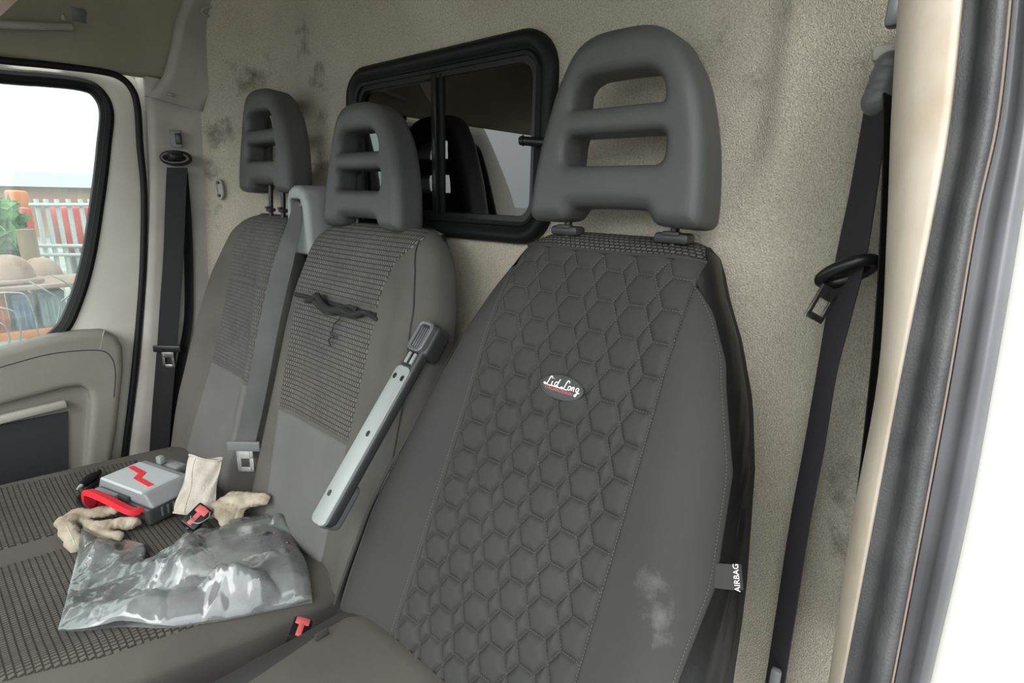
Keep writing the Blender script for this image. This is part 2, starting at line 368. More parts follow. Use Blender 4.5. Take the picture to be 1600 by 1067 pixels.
def film(name):
    m = bpy.data.materials.new(name); m.use_nodes = True; n = m.node_tree; n.nodes.clear(); N = n.nodes.new; Lk = n.links.new
    o = N('ShaderNodeOutputMaterial'); tr = N('ShaderNodeBsdfTransparent'); gl = N('ShaderNodeBsdfGlossy'); df = N('ShaderNodeBsdfDiffuse'); tl = N('ShaderNodeBsdfTranslucent')
    tr.inputs[0].default_value = (.95, .97, .97, 1); gl.inputs['Roughness'].default_value = .10; df.inputs[0].default_value = (.90, .96, .96, 1); tl.inputs[0].default_value = (.90, .96, .96, 1)
    fr = N('ShaderNodeFresnel'); fr.inputs[0].default_value = 1.8; m1 = N('ShaderNodeMixShader'); m2 = N('ShaderNodeMixShader'); m3 = N('ShaderNodeMixShader'); m1.inputs[0].default_value = .4
    t = N('ShaderNodeTexCoord'); no = N('ShaderNodeTexNoise'); no.inputs['Scale'].default_value = 14; no.inputs['Detail'].default_value = 4
    mr = N('ShaderNodeMapRange'); mr.inputs[1].default_value = .35; mr.inputs[2].default_value = .68; mr.inputs[3].default_value = .18; mr.inputs[4].default_value = .40
    tot = mr.outputs[0]
    bu = N('ShaderNodeBump'); bu.inputs['Strength'].default_value = .3; bu.inputs['Distance'].default_value = .004
    Lk(t.outputs['Object'], no.inputs[0]); Lk(no.outputs['Fac'], mr.inputs[0]); Lk(no.outputs['Fac'], bu.inputs['Height'])
    for q in (gl, df, fr): Lk(bu.outputs[0], q.inputs['Normal'])
    Lk(df.outputs[0], m1.inputs[1]); Lk(tl.outputs[0], m1.inputs[2]); Lk(tot, m2.inputs[0]); Lk(tr.outputs[0], m2.inputs[1]); Lk(m1.outputs[0], m2.inputs[2])
    Lk(fr.outputs[0], m3.inputs[0]); Lk(m2.outputs[0], m3.inputs[1]); Lk(gl.outputs[0], m3.inputs[2]); Lk(m3.outputs[0], o.inputs[0]); M[name] = m
film('bag_film')

# ================================================================== THE SETTING
sm = lambda t: np.clip(t, 0, 1) ** 2 * (3 - 2 * np.clip(t, 0, 1))
BY = .79
def bulk_y(X, Z):
    y = np.full(np.shape(X), BY, float)
    y = y - (.19 - .04 * np.clip((Z - .8) / .5, 0, 1)) * sm((-.57 - X) / .33)
    xc = .655 - .30 * sm((1.10 - Z) / .16)
    y = y - .02 * sm((X - xc) / .045) - .10 * sm((X - .70) / .22)
    y = y - .012 * sm((Z - 1.38) / .05) * sm((X + .5) / .1)
    return y
WX0, WX1, WZ0, WZ1 = -.295, .327, .964, 1.325
xs = np.unique(np.round(np.concatenate([np.arange(-.90, WX0 + .02, .02), np.linspace(WX0 + .02, WX1 - .02, 24), np.arange(WX1 - .02, .93, .01)]), 4))
zs = np.unique(np.round(np.concatenate([np.arange(-.1, WZ0 + .02, .04), np.linspace(WZ0 + .02, WZ1 - .02, 12), np.arange(WZ1 - .02, 1.68, .03)]), 4))
XX, ZZ = np.meshgrid(xs, zs, indexing='ij'); YY = bulk_y(XX, ZZ)
ids = np.arange(XX.size).reshape(XX.shape); Fc = []
for i in range(len(xs) - 1):
    for j in range(len(zs) - 1):
        cx, cz = (xs[i] + xs[i + 1]) / 2, (zs[j] + zs[j + 1]) / 2
        if WX0 + .02 < cx < WX1 - .02 and WZ0 + .02 < cz < WZ1 - .02: continue
        Fc.append((ids[i, j], ids[i + 1, j], ids[i + 1, j + 1], ids[i, j + 1]))
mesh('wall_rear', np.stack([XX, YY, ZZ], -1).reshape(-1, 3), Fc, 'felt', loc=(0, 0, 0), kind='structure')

# sliding window in the bulkhead
win = thing('window_1', (.016, BY, WZ0), 'dark two-pane sliding window in black rubber surround in the felt bulkhead', 'window', kind='structure')
ol = rounded_rect(WX0, WX1, WZ0, WZ1, .070, 8); c0 = np.array([(WX0 + WX1) / 2, (WZ0 + WZ1) / 2])
def offset_dirs(ol):
    t = np.roll(ol, -1, 0) - np.roll(ol, 1, 0); n = np.stack([-t[:, 1], t[:, 0]], 1); return n / np.linalg.norm(n, axis=1)[:, None]
nd = offset_dirs(ol)
P3 = np.stack([ol[:, 0], np.full(len(ol), BY), ol[:, 1]], 1); I3 = np.stack([nd[:, 0], np.zeros(len(ol)), nd[:, 1]], 1)
mb = MB(); mb.add(*ring_sweep(P3, [(0, .01), (0, -.012), (.008, -.02), (.020, -.02), (.026, -.012), (.03, -.010), (.034, -.014), (.040, -.012), (.042, .02), (.02, .03)], I3, (0, 1, 0)))
mb.build('rubber_surround', 'rubber', win, sharp=60)
il = rounded_rect(WX0 + .040, WX1 - .040, WZ0 + .040, WZ1 - .040, .04, 6); nd2 = offset_dirs(il)
mb = MB(); mb.add(*ring_sweep(np.stack([il[:, 0], np.full(len(il), BY), il[:, 1]], 1), [(-.002, -.008), (.010, -.008), (.012, .0), (.012, .02), (-.002, .02)], np.stack([nd2[:, 0], 0 * nd2[:, 0], nd2[:, 1]], 1), (0, 1, 0)))
mb.build('sash_frame', 'black_plastic', win, sharp=40)
MB().box((.016, BY, (WZ0 + WZ1) / 2), (.016, .022, WZ1 - WZ0 - .08), None, .003).build('divider', 'black_plastic', win)
MB().box((.036, BY - .002, (WZ0 + WZ1) / 2), (.012, .014, WZ1 - WZ0 - .085), None, .003).build('sash_stile', 'rubber', win)
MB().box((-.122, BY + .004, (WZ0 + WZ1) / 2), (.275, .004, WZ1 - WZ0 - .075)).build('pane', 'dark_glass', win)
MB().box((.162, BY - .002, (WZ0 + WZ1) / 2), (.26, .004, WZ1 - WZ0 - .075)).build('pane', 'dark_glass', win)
lp = sv(815, 220, Y=BY - .03)
mb = MB(); mb.tube([lp + np.array([0, -.004, 0]), lp + np.array([.05, .02, -.004])], [.0075, .0085], 14); mb.tube([lp + np.array([-.001, -.006, 0]), lp + np.array([.006, -.002, 0])], [.005, .010], 14)
mb.build('latch_knob', 'black_plastic', win)
# dark cargo bay behind the glass
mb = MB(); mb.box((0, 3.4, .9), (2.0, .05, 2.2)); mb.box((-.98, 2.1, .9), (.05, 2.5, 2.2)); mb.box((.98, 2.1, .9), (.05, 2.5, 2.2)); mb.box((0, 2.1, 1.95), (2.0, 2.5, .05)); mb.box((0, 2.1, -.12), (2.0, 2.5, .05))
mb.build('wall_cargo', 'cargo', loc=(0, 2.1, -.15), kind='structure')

# floor of the cab and roof lining
MB().box((0, .1, -.08), (1.86, 1.7, .06), None, .01).build('floor', 'door_dark', kind='structure')
prof = cr([(-.905, 1.338), (-.888, 1.346), (-.880, 1.372), (-.862, 1.43), (-.825, 1.52), (-.73, 1.61), (-.5, 1.655), (0, 1.67), (.5, 1.655), (.73, 1.61), (.825, 1.52), (.87, 1.43)], 6)
ys = np.linspace(-.62, .80, 20)
def roof(U, V):
    p = prof[U.astype(int)]
    return np.stack([p[..., 0], V, p[..., 1] - .17 * np.clip((p[..., 1] - 1.35) / .3, 0, 1) * sm((-.05 - V) / .6)], -1)  # unseen front edge reaches far forward and dips, shaped to shade the seat tops
grid('ceiling', np.arange(len(prof)), ys, roof, 'headliner', thick=(0, 0, .02), kind='structure', loc=(0, 0, 0))

# unseen dashboard and firewall, added ahead of the seats to block low light
dp_ = [(-.50, -.05), (-.52, .30), (-.47, .52), (-.46, .66), (-.50, .74), (-.60, .79), (-.80, .82), (-1.15, .80), (-1.15, -.05)]
V = [(x, y, z) for x in (-.90, .90) for y, z in dp_]; k = len(dp_)
mesh('wall_front', V, [tuple(range(k)), tuple(range(2 * k - 1, k - 1, -1))] + [(i, i + k, (i + 1) % k + k, (i + 1) % k) for i in range(k)], 'door_dark', loc=(0, -.8, 0), smooth=False, kind='structure')
# passenger-side pillar trim (lower and upper mouldings)
Lp = [(228, 120), (229, 150), (233, 220), (235, 300), (232, 400), (227, 480), (221, 560), (211, 640), (202, 720), (196, 800)]
Rp = [(330, 140), (320, 163), (313, 220), (312, 300), (310, 400), (308, 460), (303, 560), (296, 640), (288, 720), (280, 800)]
rows = []
for (lu, lv), (ru, rv) in zip(Lp, Rp):
    a = sv(lu, lv, X=-.895); b = sv(ru, rv, X=-.842)
    m1 = a * .97 + b * .03 + np.array([.010, -.006, 0]); m2 = a * .84 + b * .16 + np.array([.013, -.004, 0]); m3 = a * .72 + b * .28 + np.array([.004, 0, 0])
    m4 = a * .2 + b * .8 + np.array([0, 0, 0]); rows.append([a + np.array([-.06, -.03, 0]), a + np.array([-.012, -.004, 0]), m1, m2, m3, m4, b, b + np.array([.004, .06, 0])])
R_ = np.array(rows); R_ = np.stack([cr(R_[:, k], 4) for k in range(8)], 1)
idg = np.arange(R_.shape[0] * 8).reshape(-1, 8)
Fc = [(idg[i, k], idg[i, k + 1], idg[i + 1, k + 1], idg[i + 1, k]) for i in range(len(idg) - 1) for k in range(7)]
pil = mesh('trim_1', R_.reshape(-1, 3), Fc, 'pillar_trim', loc=(-.87, .5, .1), kind='structure')
up = [((226, 150), (318, 176), -.880, -.838), ((240, 138), (322, 160), -.868, -.826), ((255, 116), (338, 140), -.856, -.818), ((265, 80), (345, 95), -.842, -.81), ((272, 45), (349, 60), -.83, -.805), ((281, 10), (362, 33), -.815, -.79), ((300, -30), (395, 8), -.785, -.76), ((350, -90), (470, -40), -.71, -.66)]
rows = []
for (l, r, xl, xr) in up:
    a = sv(*l, X=xl); b = sv(*r, X=xr); q = (b - a); n_ = np.cross(q, np.array([0, 0, 1.])); n_ /= np.linalg.norm(n_); n_ = n_ if n_ @ (CAM - a) > 0 else -n_
    rows.append([a - n_ * .05, a, a * .93 + b * .07 + n_ * .014, a * .8 + b * .2 + n_ * .018, a * .72 + b * .28 + n_ * .010, a * .1 + b * .9 + n_ * .012, b, b - n_ * .06])
R_ = np.array(rows); R_ = np.stack([cr(R_[:, k], 5) for k in range(8)], 1); m_ = R_.shape[0]
idg = np.arange(m_ * 8).reshape(-1, 8)
Fc = [(idg[i, k], idg[i, k + 1], idg[i + 1, k + 1], idg[i + 1, k]) for i in range(m_ - 1) for k in range(7)]
upt = mesh('trim_2', R_.reshape(-1, 3), Fc, 'pillar_trim', loc=(-.83, .55, 1.25), kind='structure')
for u_, v_ in ((267, 148), (322, 151)):
    p = sv(u_, v_, X=-.835); MB().box(p, (.01, .02, .006), None, .002).build('clip', 'pillar_trim', upt)
p = sv(333, 18, X=-.79); ex = np.array([.1, .9, .2]); ex /= np.linalg.norm(ex); nn = np.array([.75, -.5, -.4]); nn /= np.linalg.norm(nn); ey = np.cross(nn, ex)
mb = MB(); mb.tube([p + ex * .028 * math.cos(a) + ey * .013 * math.sin(a) + nn * .004 for a in np.linspace(0, 2 * math.pi, 24, endpoint=False)], .004, 8, True); mb.build('oval_recess', 'pillar_trim', upt)

# door opening seal, passenger side
seal = [(-60, 84), (0, 94), (80, 102), (155, 111), (188, 121), (207, 141), (215, 170), (219, 230), (225, 300), (224, 400), (220, 470), (214, 540), (206, 620), (196, 700), (186, 790), (176, 880)]
pts = cr([sv(u, v, X=-.893) for u, v in seal], 5)
mb = MB(); mb.tube(pts, .0085, 10); mb.build('trim_3', 'rubber', kind='structure')

# passenger door
XD = -.925
def yz(u, v, X=XD): p = sv(u, v, X=X); return (p[1], p[2])
_a, _b = yz(0, 112), yz(126, 125); _t = _a[1] + (_b[1] - _a[1]) / (_b[0] - _a[0]) * (-.15 - _a[0])
Wk = [(-.15, _t), yz(0, 112), yz(60, 117), yz(126, 125), yz(157, 140), yz(174, 174), yz(170, 230), yz(162, 300), yz(146, 402), yz(125, 475), yz(99, 522), yz(40, 556), (0.02, .635), (-.2, .615), (-.46, .60), (-.50, .63), (-.44, .78), (-.29, 1.20), (-.22, _t - .02)]
Dk = [(-.15, 1.345), yz(0, 88), yz(66, 95), yz(160, 106), yz(204, 120), yz(219, 148), yz(224, 230), yz(230, 300), yz(228, 400), yz(224, 480), yz(216, 560), yz(206, 640), yz(192, 760), (-.05, .0), (-.5, 0), (-.62, .4), (-.56, .9), (-.33, 1.30), (-.25, 1.345)]
wl = cr(np.array(Wk), 6, True); dl = cr(np.array(Dk), 6, True); n_ = len(wl)
door = thing('door_1', (XD, .1, 0), 'white passenger door with grey lining seen across the cab', 'door', kind='structure')
V = [(XD, y, z) for y, z in dl] + [(XD + .012, *(np.array(w_) * .75 + np.array(d_) * .25)) for w_, d_ in zip(wl, dl)] + [(XD + .006, y, z) for y, z in wl] + [(XD - .03, y, z) for y, z in wl] + [(XD - .05, y, z) for y, z in dl]
Fc = [(r * n_ + i, r * n_ + (i + 1) % n_, ((r + 1) % 5) * n_ + (i + 1) % n_, ((r + 1) % 5) * n_ + i) for r in range(5) for i in range(n_)]
mesh('door_frame', V, Fc, 'door_paint', door, sharp=60)
nd3 = offset_dirs(wl)
cen = wl.mean(0)
sgn = np.sign(((cen - wl) * nd3).sum(1)).mean(); nd3 = nd3 * (1 if sgn > 0 else -1)
P3 = np.stack([np.full(n_, XD), wl[:, 0], wl[:, 1]], 1); I3 = np.stack([np.zeros(n_), nd3[:, 0], nd3[:, 1]], 1)
mb = MB(); mb.add(*ring_sweep(P3, [(-.003, .012), (.006, .018), (.016, .014), (.017, .004), (.024, .0), (.026, -.012), (0, -.012)], I3, (1, 0, 0))); mb.build('window_rubber', 'rubber', door, sharp=50)
inn = P3 + I3 * .018
mesh('pane', np.vstack([inn + np.array([-.006, 0, 0]), inn + np.array([-.010, 0, 0])]), [tuple(range(n_)), tuple(range(2 * n_ - 1, n_ - 1, -1))], 'side_glass', door, smooth=False)
# rain drops on the outside of the pane
mb = MB(); k_ = 0
while k_ < 700:
    y, z = rng.uniform(-.2, .42), rng.uniform(.66, 1.08 - rng.random() ** 2 * .25)
    r = .0006 + .0016 * rng.random() ** 3; a = 5; V = [(XD - .0105 - r * .6, y, z)]
    for i in range(6): V.append((XD - .0104, y + r * math.cos(i * math.pi / 3), z + r * 1.2 * math.sin(i * math.pi / 3)))
    mb.add(V, [(0, 1 + i, 1 + (i + 1) % 6) for i in range(6)]); k_ += 1
mb.build('rain_drops', 'water', door, kind='stuff')
# lining of the door: shelf, recess, pull
XC = -.872
card = sd_poly([(-.5, .585)] + [yz(u, v, XC) for u, v in [(0, 547), (79, 526), (126, 519), (163, 517), (183, 526), (193, 543), (194, 579), (184, 668), (172, 740), (160, 820)]] + [(.1, -.02), (-.5, -.02)])
rec = sd_poly([(-.40, .47)] + [yz(u, v, XC) for u, v in [(0, 634), (60, 618), (105, 606), (128, 604), (139, 611), (143, 626), (141, 660), (134, 740), (128, 800)]] + [(.1, .08), (-.4, .08)])
def fcard(x, y, z):
    d = sd_ext(card(y, z), x - (XC - .028), .03, .016)
    return smax(d, -sd_ext(rec(y, z), x - (XC + .01), .034, .006), .014)
V, Fc = sdf_vf(fcard, (XC - .07, -.55, -.06), (XC + .015, .45, .72), .006)
mesh('door_lining', V, Fc, 'door_card', door)
pk = np.array([yz(-60, 683, XC - .02), yz(0, 664, XC - .02), yz(106, 643, XC - .02), yz(106, 800, XC - .02), yz(-60, 840, XC - .02)])
V = [(XC - .018, y, z) for y, z in pk] + [(XC - .030, y, z) for y, z in pk]
mesh('pocket_panel', V, [tuple(range(5)), tuple(range(9, 4, -1))] + [(i, (i + 1) % 5, 5 + (i + 1) % 5, 5 + i) for i in range(5)], 'door_dark', door, smooth=False)
a, b = sv(-60, 670, X=XC - .008), sv(104, 630, X=XC - .008)
dv = (b - a); L_ = np.linalg.norm(dv); dv /= L_; upv = np.cross(np.array([1., 0, 0]), dv); upv = upv if upv[2] > 0 else -upv
V, Fc = box_vf((a + b) / 2, (L_, .018, .022), frame(dv, (1, 0, 0), upv), .006); MB().add(V, Fc).build('pull_strip', 'door_pale', door)
a, b = sv(163, 516, X=XC + .001), sv(155, 548, X=XC + .001); mb = MB(); mb.tube([a, (a + b) / 2, b], .0012, 6); mb.build('joint_line', 'door_pale', door)
# ledge line under the shelf
pts = cr([sv(u, v, X=XC + .001) for u, v in [(-40, 585), (0, 574), (79, 553), (150, 547), (172, 556), (180, 580), (178, 620)]], 5)
mb = MB(); mb.tube(pts, .0018, 6); mb.build('shelf_seam', 'door_dark', door)

# driver's door opening: cream pillar trim, two-lobed rubber seal, white painted jamb
vv = [-60, 0, 187, 350, 585, 820, 1067, 1200]
Aq = [1406, 1403, 1392, 1386, 1372, 1330, 1295, 1276]; Bq = [1512, 1506, 1486, 1457, 1409, 1365, 1318, 1292]
Cq = [1584, 1580, 1560, 1525, 1486, 1443, 1396, 1370]; Dq = [1640, 1634, 1618, 1594, 1554, 1510, 1453, 1422]
def yb(v): return .495 - .075 * (v / 1067)
def rowpts(q, dy): return np.array([sv(u, v, Y=yb(v) + dy) for u, v in zip(q, vv)])
A_, B_, C_, D_ = rowpts(Aq, .055), rowpts(Bq, 0), rowpts(Cq, -.012), rowpts(Dq, -.012)
def loft(name, rows, mat_, n=6, **k):
    R_ = np.stack([cr(r, n) for r in rows], 1); m_, c_ = R_.shape[:2]; idg = np.arange(m_ * c_).reshape(m_, c_)
    Fc = [(idg[i, k2], idg[i, k2 + 1], idg[i + 1, k2 + 1], idg[i + 1, k2]) for i in range(m_ - 1) for k2 in range(c_ - 1)]
    return mesh(name, R_.reshape(-1, 3), Fc, mat_, **k)
e = np.array; o_ = lambda x, y: e([x, y, 0])
loft('trim_4', [A_ + o_(-.004, .10), A_ + o_(-.002, .03), A_ + o_(0, .0), A_ * .85 + B_ * .15 + o_(0, -.014), A_ * .5 + B_ * .5 + o_(0, -.016), A_ * .15 + B_ * .85 + o_(0, -.006), B_, B_ + o_(.004, .03)], 'cream_trim', kind='structure')
loft('trim_5', [B_ + o_(-.002, .02), B_ + o_(0, -.002), B_ * .85 + C_ * .15 + o_(0, .006), B_ * .62 + C_ * .38 + o_(0, .004), B_ * .5 + C_ * .5 + o_(0, -.009), B_ * .25 + C_ * .75 + o_(0, -.012), B_ * .08 + C_ * .92 + o_(0, -.008), C_ + o_(0, .006)], 'seal_rubber', kind='structure')
mb = MB(); mb.tube(cr(C_ + o_(-.0005, -.002), 6), .0007, 6); mb.build('trim_6', 'seam_dirt', kind='structure')
loft('trim_7', [C_ + o_(0, .008), C_ + o_(.001, -.001), C_ * .8 + D_ * .2 + o_(0, .006), C_ * .55 + D_ * .45 + o_(0, -.004), C_ * .3 + D_ * .7 + o_(0, -.012), C_ * .1 + D_ * .9 + o_(0, -.008), D_ + o_(0, .004), D_ + o_(.001, .02)], 'seal_gloss', kind='structure')
loft('wall_jamb', [D_ + o_(-.004, .016), D_ + o_(.004, .004), D_ + o_(.06, -.004), D_ + o_(.085, -.012), D_ + o_(.10, .02), D_ + o_(.11, .5)], 'white_paint', kind='structure')
# inner return of the driver pillar towards the bulkhead
loft('trim_8', [A_ + o_(-.003, .09), A_ + o_(-.006, .14), A_ + o_(.03, .32)], 'pillar_trim', kind='structure')

# grab handle over the passenger door
gh = thing('grab_handle', sv(60, 35, X=-.86), 'grey grab handle on the roof lining above the passenger door', 'grab handle')
p0, p1 = sv(-40, 36, X=-.845), sv(112, 42, X=-.852)
mb = MB(); mb.tube(cr([p0, p0 * .5 + p1 * .5 + e([.006, 0, -.002]), p1], 8), .0085, 10); mb.build('grip', 'pillar_trim', gh)
pb = sv(122, 24, X=-.862)
fz = e([.35, 0, .94]); V, Fc = box_vf(pb, (.016, .042, .042), frame((.94, 0, -.35), (0, 1, 0), fz), .012); MB().add(V, Fc).build('end_mount', 'grey_plastic', gh)
V, Fc = box_vf(sv(99, 28, X=-.85), (.01, .008, .014), None, .003); MB().add(V, Fc).build('hinge_tab', 'pillar_trim', gh)
# sun visor corner
vp = [sv(u, v, X=-.70) for u, v in ((-70, -40), (60, -40), (30, -2), (4, 22), (-70, 88))]
V = [p for p in vp] + [p + e([-.016, 0, .004]) for p in vp]
mesh('sun_visor', V, [tuple(range(5)), tuple(range(9, 4, -1))] + [(i, (i + 1) % 5, 5 + (i + 1) % 5, 5 + i) for i in range(5)], 'cream_trim', smooth=False, label='pale beige sun visor corner at the top left of the cab', cat='sun visor')

# ================================================================== YARD OUTSIDE
mesh('ground', [(-60, -60, -.55), (60, -60, -.55), (60, 60, -.55), (-60, 60, -.55)], [(0, 1, 2, 3)], 'asphalt', loc=(0, 0, -.55), kind='structure')
XS = -22
a, b = sv(-200, 330, X=XS), sv(165, 290, X=XS); y0, y1 = a[1] - 6, b[1] + 2; zr = sv(60, 289, X=XS)[2]; zt = sv(60, 267, X=XS)[2]
sh = thing('shed', (XS - 2, (y0 + y1) / 2, -.55), 'long brick shed with pale blue roof behind the yard', 'building')
MB().box((XS - 2, (y0 + y1) / 2, (zr - .55) / 2), (4, y1 - y0, zr + .55)).build('wall', 'brick_red', sh, smooth=False)
V = [(XS + .3, y0 - .3, zr - .05), (XS + .3, y1 + .3, zr - .05), (XS - 2, y1 + .3, zt), (XS - 2, y0 - .3, zt), (XS - 4.3, y0 - .3, zr - .05), (XS - 4.3, y1 + .3, zr - .05)]
mesh('roof', V, [(0, 1, 2, 3), (3, 2, 5, 4), (0, 3, 4), (1, 5, 2), (0, 4, 5, 1)], 'roof_blue', sh, smooth=False)
def block(name, u0, v0, u1, v1, X, depth, mat_, label, cat, bev=.03, parent=None):
    a, b = sv(u0, v1, X=X), sv(u1, v0, X=X); c = (a + b) / 2 + e([-depth / 2, 0, 0])
    mb = MB().box(c, (depth, abs(b[1] - a[1]), abs(b[2] - a[2])), None, bev)
    return mb.build(name, mat_, parent, **({} if parent is not None else dict(label=label, cat=cat)))
# flatbed trailer that carries crates and dusty machine hoods
XT = -3.9
a, b = sv(-150, 524, X=XT), sv(190, 515, X=XT); zd = (sv(60, 515, X=XT)[2]); zb = sv(60, 526, X=XT)[2]
tr = thing('flatbed_trailer', (XT - .6, (a[1] + b[1]) / 2, -.55), 'orange-edged flatbed trailer carrying crates outside the passenger window', 'trailer')
MB().box((XT - .02, (a[1] + b[1]) / 2, (zd + zb) / 2), (.05, b[1] - a[1] + .6, zd - zb), None, .005).build('side_beam', 'machine_orange', tr)
MB().box((XT - .6, (a[1] + b[1]) / 2, zd - .03), (1.15, b[1] - a[1] + .6, .03)).build('deck', 'bark', tr)
for yy in (a[1], b[1]):
    mb = MB(); mb.tube([(XT - .15, yy, -.27), (XT - .35, yy, -.27)], .28, 20); mb.build('wheel', 'rubber', tr)
MB().box((XT - .25, (a[1] + b[1]) / 2, -.27), (.08, b[1] - a[1], .08)).build('axle', 'tine', tr)
def crate(u0, v0, u1, X, mat_, label):
    a = sv(u0, 500, X=X); b = sv(u1, 500, X=X); zt_ = sv((u0 + u1) / 2, v0, X=X)[2]; h_ = zt_ - zd + .012; c = e([X - .19, (a[1] + b[1]) / 2, zd - .012 + h_ / 2]); wy = b[1] - a[1] - .02
    t = thing('crate', (c[0], c[1], zd - .015), label, 'crate', 'plastic crates on the flatbed trailer')
    MB().box(c, (.32, wy, h_), None, .012).build('tub', mat_, t); MB().box(c + e([0, 0, h_ / 2 - .015]), (.345, wy, .03), None, .006).build('rim', mat_, t)
    for k2 in (-1, 0, 1): MB().box(c + e([.163, k2 * wy * .28, -.02]), (.012, .015, h_ * .7), None, .003).build('rib', mat_, t)
crate(-28, 458, 19, XT - .06, 'crate_orange', 'orange plastic crate on the trailer, leftmost of the three')
crate(22, 460, 61, XT - .06, 'crate_blue', 'blue plastic crate on the trailer between orange and grey crates')
crate(65, 455, 112, XT - .06, 'crate_grey', 'pale grey-blue plastic crate on the trailer nearest the door frame')
MB().box((XT - .25, .75, sv(60, 449, X=XT)[2]), (.5, 1.6, .03), None, .006).build('shelf_board', 'hood_dust', label='dusty brown board lying across the crates outside', cat='board')
def hood(u0, v0, u1, v1, X, label):
    vm_, um_ = (v0 + v1) / 2, (u0 + u1) / 2; a = e([X, sv(u0, vm_, X=X)[1], sv(um_, v1, X=X)[2]]); b = e([X, sv(u1, vm_, X=X)[1], sv(um_, v0, X=X)[2]]); c = (a + b) / 2; hy, hz = (b[1] - a[1]) / 2, (b[2] - a[2])
    f = lambda x, y, z: np.maximum(((np.abs((x - X + .2) / .22)) ** 2.4 + np.abs((y - c[1]) / hy) ** 2.6 + np.abs((z - a[2]) / hz) ** 2.0) ** .42 - 1, (a[2] - z) / hz) * .1
    V, Fc = sdf_vf(f, (X - .5, c[1] - hy * 1.3, a[2] - .05), (X + .1, c[1] + hy * 1.3, a[2] + hz * 1.25), .02)
    h = mesh('machine_hood', V, Fc, 'hood_dust', label=label, cat='machine hood', group='dusty hoods on the trailer')
    MB().box((X - .2, c[1], a[2] + .008), (.5, hy * 2.15, .025), None, .008).build('brim', 'hood_dust', h)
hood(-30, 402, 62, 442, XT - .1, 'dusty pinkish-brown rounded hood on the board, larger and further left')
hood(40, 406, 104, 437, XT - .62, 'dusty pinkish-brown rounded hood on the board, smaller and behind')
# curved spring tines in front of the crates
for i, (u0, v0, um, vm, u1, v1) in enumerate([(-5, 458, 40, 462, 60, 530), (45, 440, 92, 470, 78, 535), (-8, 480, 25, 490, 30, 540), (-10, 505, 8, 510, 12, 545), (80, 430, 112, 450, 96, 470)]):
    P = cr([sv(u0, v0, X=XT + .12), sv((u0 + um) / 2, (v0 + vm) / 2 - 3, X=XT + .14), sv(um, vm, X=XT + .15), sv((um + u1) / 2 + 5, (vm + v1) / 2, X=XT + .14), sv(u1, v1, X=XT + .12)], 6)
    mb = MB(); mb.tube(P, .006, 6); mb.build('spring_tine', 'tine', label=['thin curved steel tine arching over the orange and blue crates', 'thin curved steel tine arching over the grey crate', 'short curved steel tine before the orange crate', 'lowest curved steel tine at the left edge of the window', 'small curved steel tine beside the smaller dusty hood'][i], cat='tine', group='spring tines outside the window')
# red machinery with a pale pipe rack further back
XR = -6.5
rk = thing('pipe_rack', (XR, sv(90, 400, X=XR)[1], -.55), 'pale pipe rack standing in front of red machinery in the yard', 'rack')
for u in (56, 71, 88, 106, 125, 140):
    mb = MB(); mb.tube([(XR, sv(u, 311, X=XR)[1], sv(u, 311, X=XR)[2]), (XR, sv(u, 311, X=XR)[1], -.55)], .022, 8); mb.build('upright', 'galvanised', rk)
for v in (320, 384, 398):
    mb = MB(); mb.tube([sv(45, v, X=XR + .03), sv(145, v, X=XR + .03)], .018, 8); mb.build('rail', 'galvanised', rk)
def machine(u0, v0, u1, v1, X, mat_, label):
    vm_, um_ = (v0 + v1) / 2, (u0 + u1) / 2; a = e([X, sv(u0, vm_, X=X)[1], sv(um_, v1, X=X)[2]]); b = e([X, sv(u1, vm_, X=X)[1], sv(um_, v0, X=X)[2]]); c = (a + b) / 2; hy, hz = abs(b[1] - a[1]) / 2, abs(b[2] - a[2]) / 2
    t = thing('farm_machine', (X - .4, c[1], -.55), label, 'machine', 'red and orange machines in the yard')
    MB().box((X - .4, c[1], c[2]), (.8, hy * 2, hz * 2), None, min(.12, hy * .4)).build('body', mat_, t)
    for s_ in (-1, 1):
        mb = MB(); mb.tube([(X - .1, c[1] + s_ * hy * .6, -.39), (X - .3, c[1] + s_ * hy * .6, -.39)], .16, 18); mb.build('wheel', 'rubber', t)
    MB().box((X - .4, c[1], (c[2] - hz - .3) / 2), (.15, hy, max(.1, c[2] - hz + .3)), None, .01).build('frame', 'tine', t)
machine(40, 325, 56, 400, XR - .6, 'machine_red', 'narrow red machine behind the left end of the pipe rack')
machine(100, 322, 150, 392, XR - .6, 'machine_red', 'wide red machine behind the right end of the pipe rack')
machine(22, 298, 46, 326, XR - 2.2, 'machine_orange', 'orange machine top behind the red machines')
machine(-40, 340, 4, 400, XR - .2, 'machine_orange', 'orange machine at the left edge of the passenger window')
bs = thing('bush', (XR + .3, sv(12, 400, X=XR + .3)[1], -.55), 'green bush growing beside the red machinery', 'bush')
c = sv(12, 362, X=XR + .3); V = []; Fc = []
for i in range(500):
    d = rng.normal(size=3); d /= np.linalg.norm(d); p = c + d * e([.16, .16, .3]) * rng.random() ** .4; t1 = rng.normal(size=3) * .035; t2 = rng.normal(size=3) * .035
    n0 = len(V); V += [p - t1, p + t2, p + t1, p - t2]; Fc.append((n0, n0 + 1, n0 + 2, n0 + 3))
mesh('foliage', V, Fc, 'leaf', bs, smooth=False)
mb = MB(); mb.tube([(c[0], c[1], -.55), (c[0], c[1] + .01, c[2])], [.03, .02], 8); mb.build('stem', 'bark', bs)
q = sv(44, 380, X=XR + .75)
mb = MB(); mb.tube([(q[0], q[1], -.55), (q[0], q[1], sv(44, 358, X=XR + .75)[2])], .07, 10); mb.build('wooden_post', 'bark', label='brown wooden post beside the green bush', cat='post')

